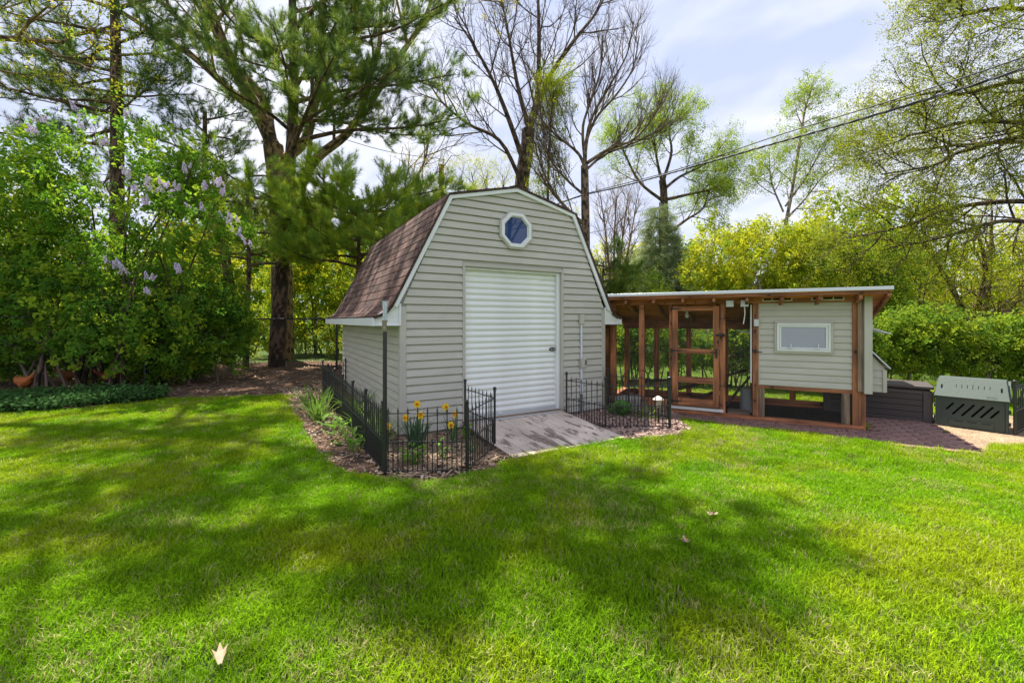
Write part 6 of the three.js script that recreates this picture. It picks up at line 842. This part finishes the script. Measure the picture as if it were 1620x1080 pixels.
function daffodil(label, x, d, nLeaf, flowers, seed) {
  const D = thing('daffodil', label, 'daffodil', [x, 0, d]), r = rng(seed);
  for (let i = 0; i < nLeaf; i++) { const g = strap(r, 0.34 + 0.14 * r(), 0.017, 0.12 + 0.35 * r(), r() * 6.283, 0.35 * r()); g.translate((r() - 0.5) * 0.14, 0, (r() - 0.5) * 0.12); part('leaf', g, MG.daff, D); }
  const petal = (() => { const G = []; for (let k = 0; k < 6; k++) { const P = []; leafTri(P, v3(0, 0, 0), v3(Math.cos(k * 1.047), Math.sin(k * 1.047), 0.1), v3(-Math.sin(k * 1.047), Math.cos(k * 1.047), 0), 0.05, 0.036, 0.05, 2); G.push(flat(P)); } return mergeGeometries(G); })(), cup = new THREE.LatheGeometry([[0.006, 0], [0.011, 0.006], [0.0125, 0.02], [0.016, 0.028]].map(p => new THREE.Vector2(...p)), 12).rotateX(Math.PI / 2);
  for (const [fx, fy, fz, az] of flowers) { part('stem', new THREE.TubeGeometry(new THREE.CatmullRomCurve3([v3(fx * 0.3, 0, fz * 0.3), v3(fx * 0.8, fy * 0.6, fz * 0.8), v3(fx, fy, fz)]), 8, 0.0045, 5), MG.bright, D); const f = part('flower', petal, MG.petal, D); f.position.set(fx, fy, fz + 0.015); f.rotation.set(-0.15, az, 0.3 * az); part('cup', cup, MG.cup, f); }
}
daffodil('clump of yellow daffodils by the shed corner inside the black fence', -1.08, 4.85, 64, [[-0.1, 0.37, 0.05, -0.4], [0.06, 0.40, 0.05, 0.3], [0.0, 0.5, -0.06, 0.1]], 5);
daffodil('single daffodil beside the black pole', -1.42, 4.75, 6, [[0.05, 0.29, 0.02, 0.5]], 6);
daffodil('three late daffodils between the clump and the fence corner', -0.66, 5.05, 9, [[-0.12, 0.44, 0, 0.4], [0.0, 0.36, 0.03, -0.5], [-0.05, 0.24, 0.05, 0.3]], 7);
function leafPlant(name, label, x, d, n, l, w, seed, mat, lift = 0.7, spread = 0.05, cat = 'plant') { const D = thing(name, label, cat, [x, 0, d]), r = rng(seed); for (let i = 0; i < n; i++) { const P = [], az = i * 2.4 + r(), e = lift * (0.5 + 0.8 * r()), dir = v3(Math.cos(az) * Math.cos(e), Math.sin(e), Math.sin(az) * Math.cos(e)), sd = v3(-Math.sin(az), 0, Math.cos(az)), h = 0.02 + 0.16 * r() * lift, o = v3((r() - 0.5) * spread * 2, h, (r() - 0.5) * spread * 2); leafTri(P, o, dir, sd, l * (0.6 + 0.6 * r()), w * (0.7 + 0.5 * r()), 0.3 + 0.3 * r(), 2); part('leaf', flat(P), mat, D); part('stalk', rod(v3(o.x * 0.3, 0, o.z * 0.3), o, 0.0035, 4), mat, D); } return D; }
const B_ = 'bright green sprout';
leafPlant('sprout', 'bright leafy sprout cluster behind the front fence pickets', -0.98, 4.3, 26, 0.09, 0.05, 11, MG.bright, 1.0, 0.12);
leafPlant('sprout', 'small green sprout in the mulch below the daffodils', -0.72, 4.45, 9, 0.07, 0.045, 12, MG.bright, 1.0, 0.05);
leafPlant('sprout', 'small upright sprout beside the fence return', -0.42, 4.62, 8, 0.07, 0.04, 13, MG.bright, 1.1, 0.05);
leafPlant('sprout', 'green sprout against the shed wall near the roller door', -0.55, 5.2, 10, 0.08, 0.05, 14, MG.bright, 1.1, 0.05);
leafPlant('sprout', 'broad leafed sprout at the shed corner', -1.52, 5.0, 12, 0.10, 0.05, 15, MG.bright, 1.0, 0.08);
leafPlant('hosta', 'round green hosta at the right corner of the shed', 1.62, 6.48, 34, 0.14, 0.10, 16, MG.hosta, 0.9, 0.14);
leafPlant('sprout', 'yellow green seedling patch beside the hosta', 1.9, 6.35, 18, 0.07, 0.03, 17, MG.lily2, 1.0, 0.14);
leafPlant('sprout', 'low seedlings at the fence corner of the chip bed', 2.05, 6.25, 14, 0.06, 0.03, 18, MG.lily2, 1.0, 0.14);
function lily(label, x, d, n, l, seed, mat) { const D = thing('daylily', label, 'daylily', [x, 0, d], 0, 'daylilies along the shed side'), r = rng(seed); for (let i = 0; i < n; i++) { const g = strap(r, l * (0.7 + 0.5 * r()), 0.022, 0.3 + 0.5 * r(), r() * 6.283, 0.6 * r()); g.translate((r() - 0.5) * 0.2, 0, (r() - 0.5) * 0.2); part('leaf', g, mat, D); } }
const out = (u, s = -0.6) => shedAt(s, u);
lily('large daylily clump outside the fence near its far end', ...out(2.05, -0.72), 60, 0.5, 21, MG.lily); lily('daylily leaves spilling onto the lawn edge by the side fence', ...out(1.55, -0.74), 40, 0.42, 22, MG.lily2);
lily('tall daylily leaves between side fence and shed wall', ...out(1.4, -0.22), 42, 0.52, 23, MG.lily); lily('daylily leaves between side fence and shed wall halfway along', ...out(0.6, -0.22), 34, 0.46, 24, MG.lily2); lily('daylily fan inside the side fence behind the corner post', ...out(-0.1, -0.25), 24, 0.4, 25, MG.lily2);
for (const [u, s, k, lab] of [[0.95, -0.66, 1, 'leafy weed hugging the middle of the side fence'], [0.55, -0.62, 2, 'pale leafy weed below the side fence pickets'], [0.1, -0.62, 3, 'low weed beside the bare soil edge'], [-0.3, -0.58, 4, 'small weed near the fence corner post']]) leafPlant('weed', lab, ...out(u, s), 30 - k * 4, 0.13, 0.05, 30 + k, k % 2 ? MG.lily : MG.bright, 0.9, 0.16);
renderer.render(scene, camera);
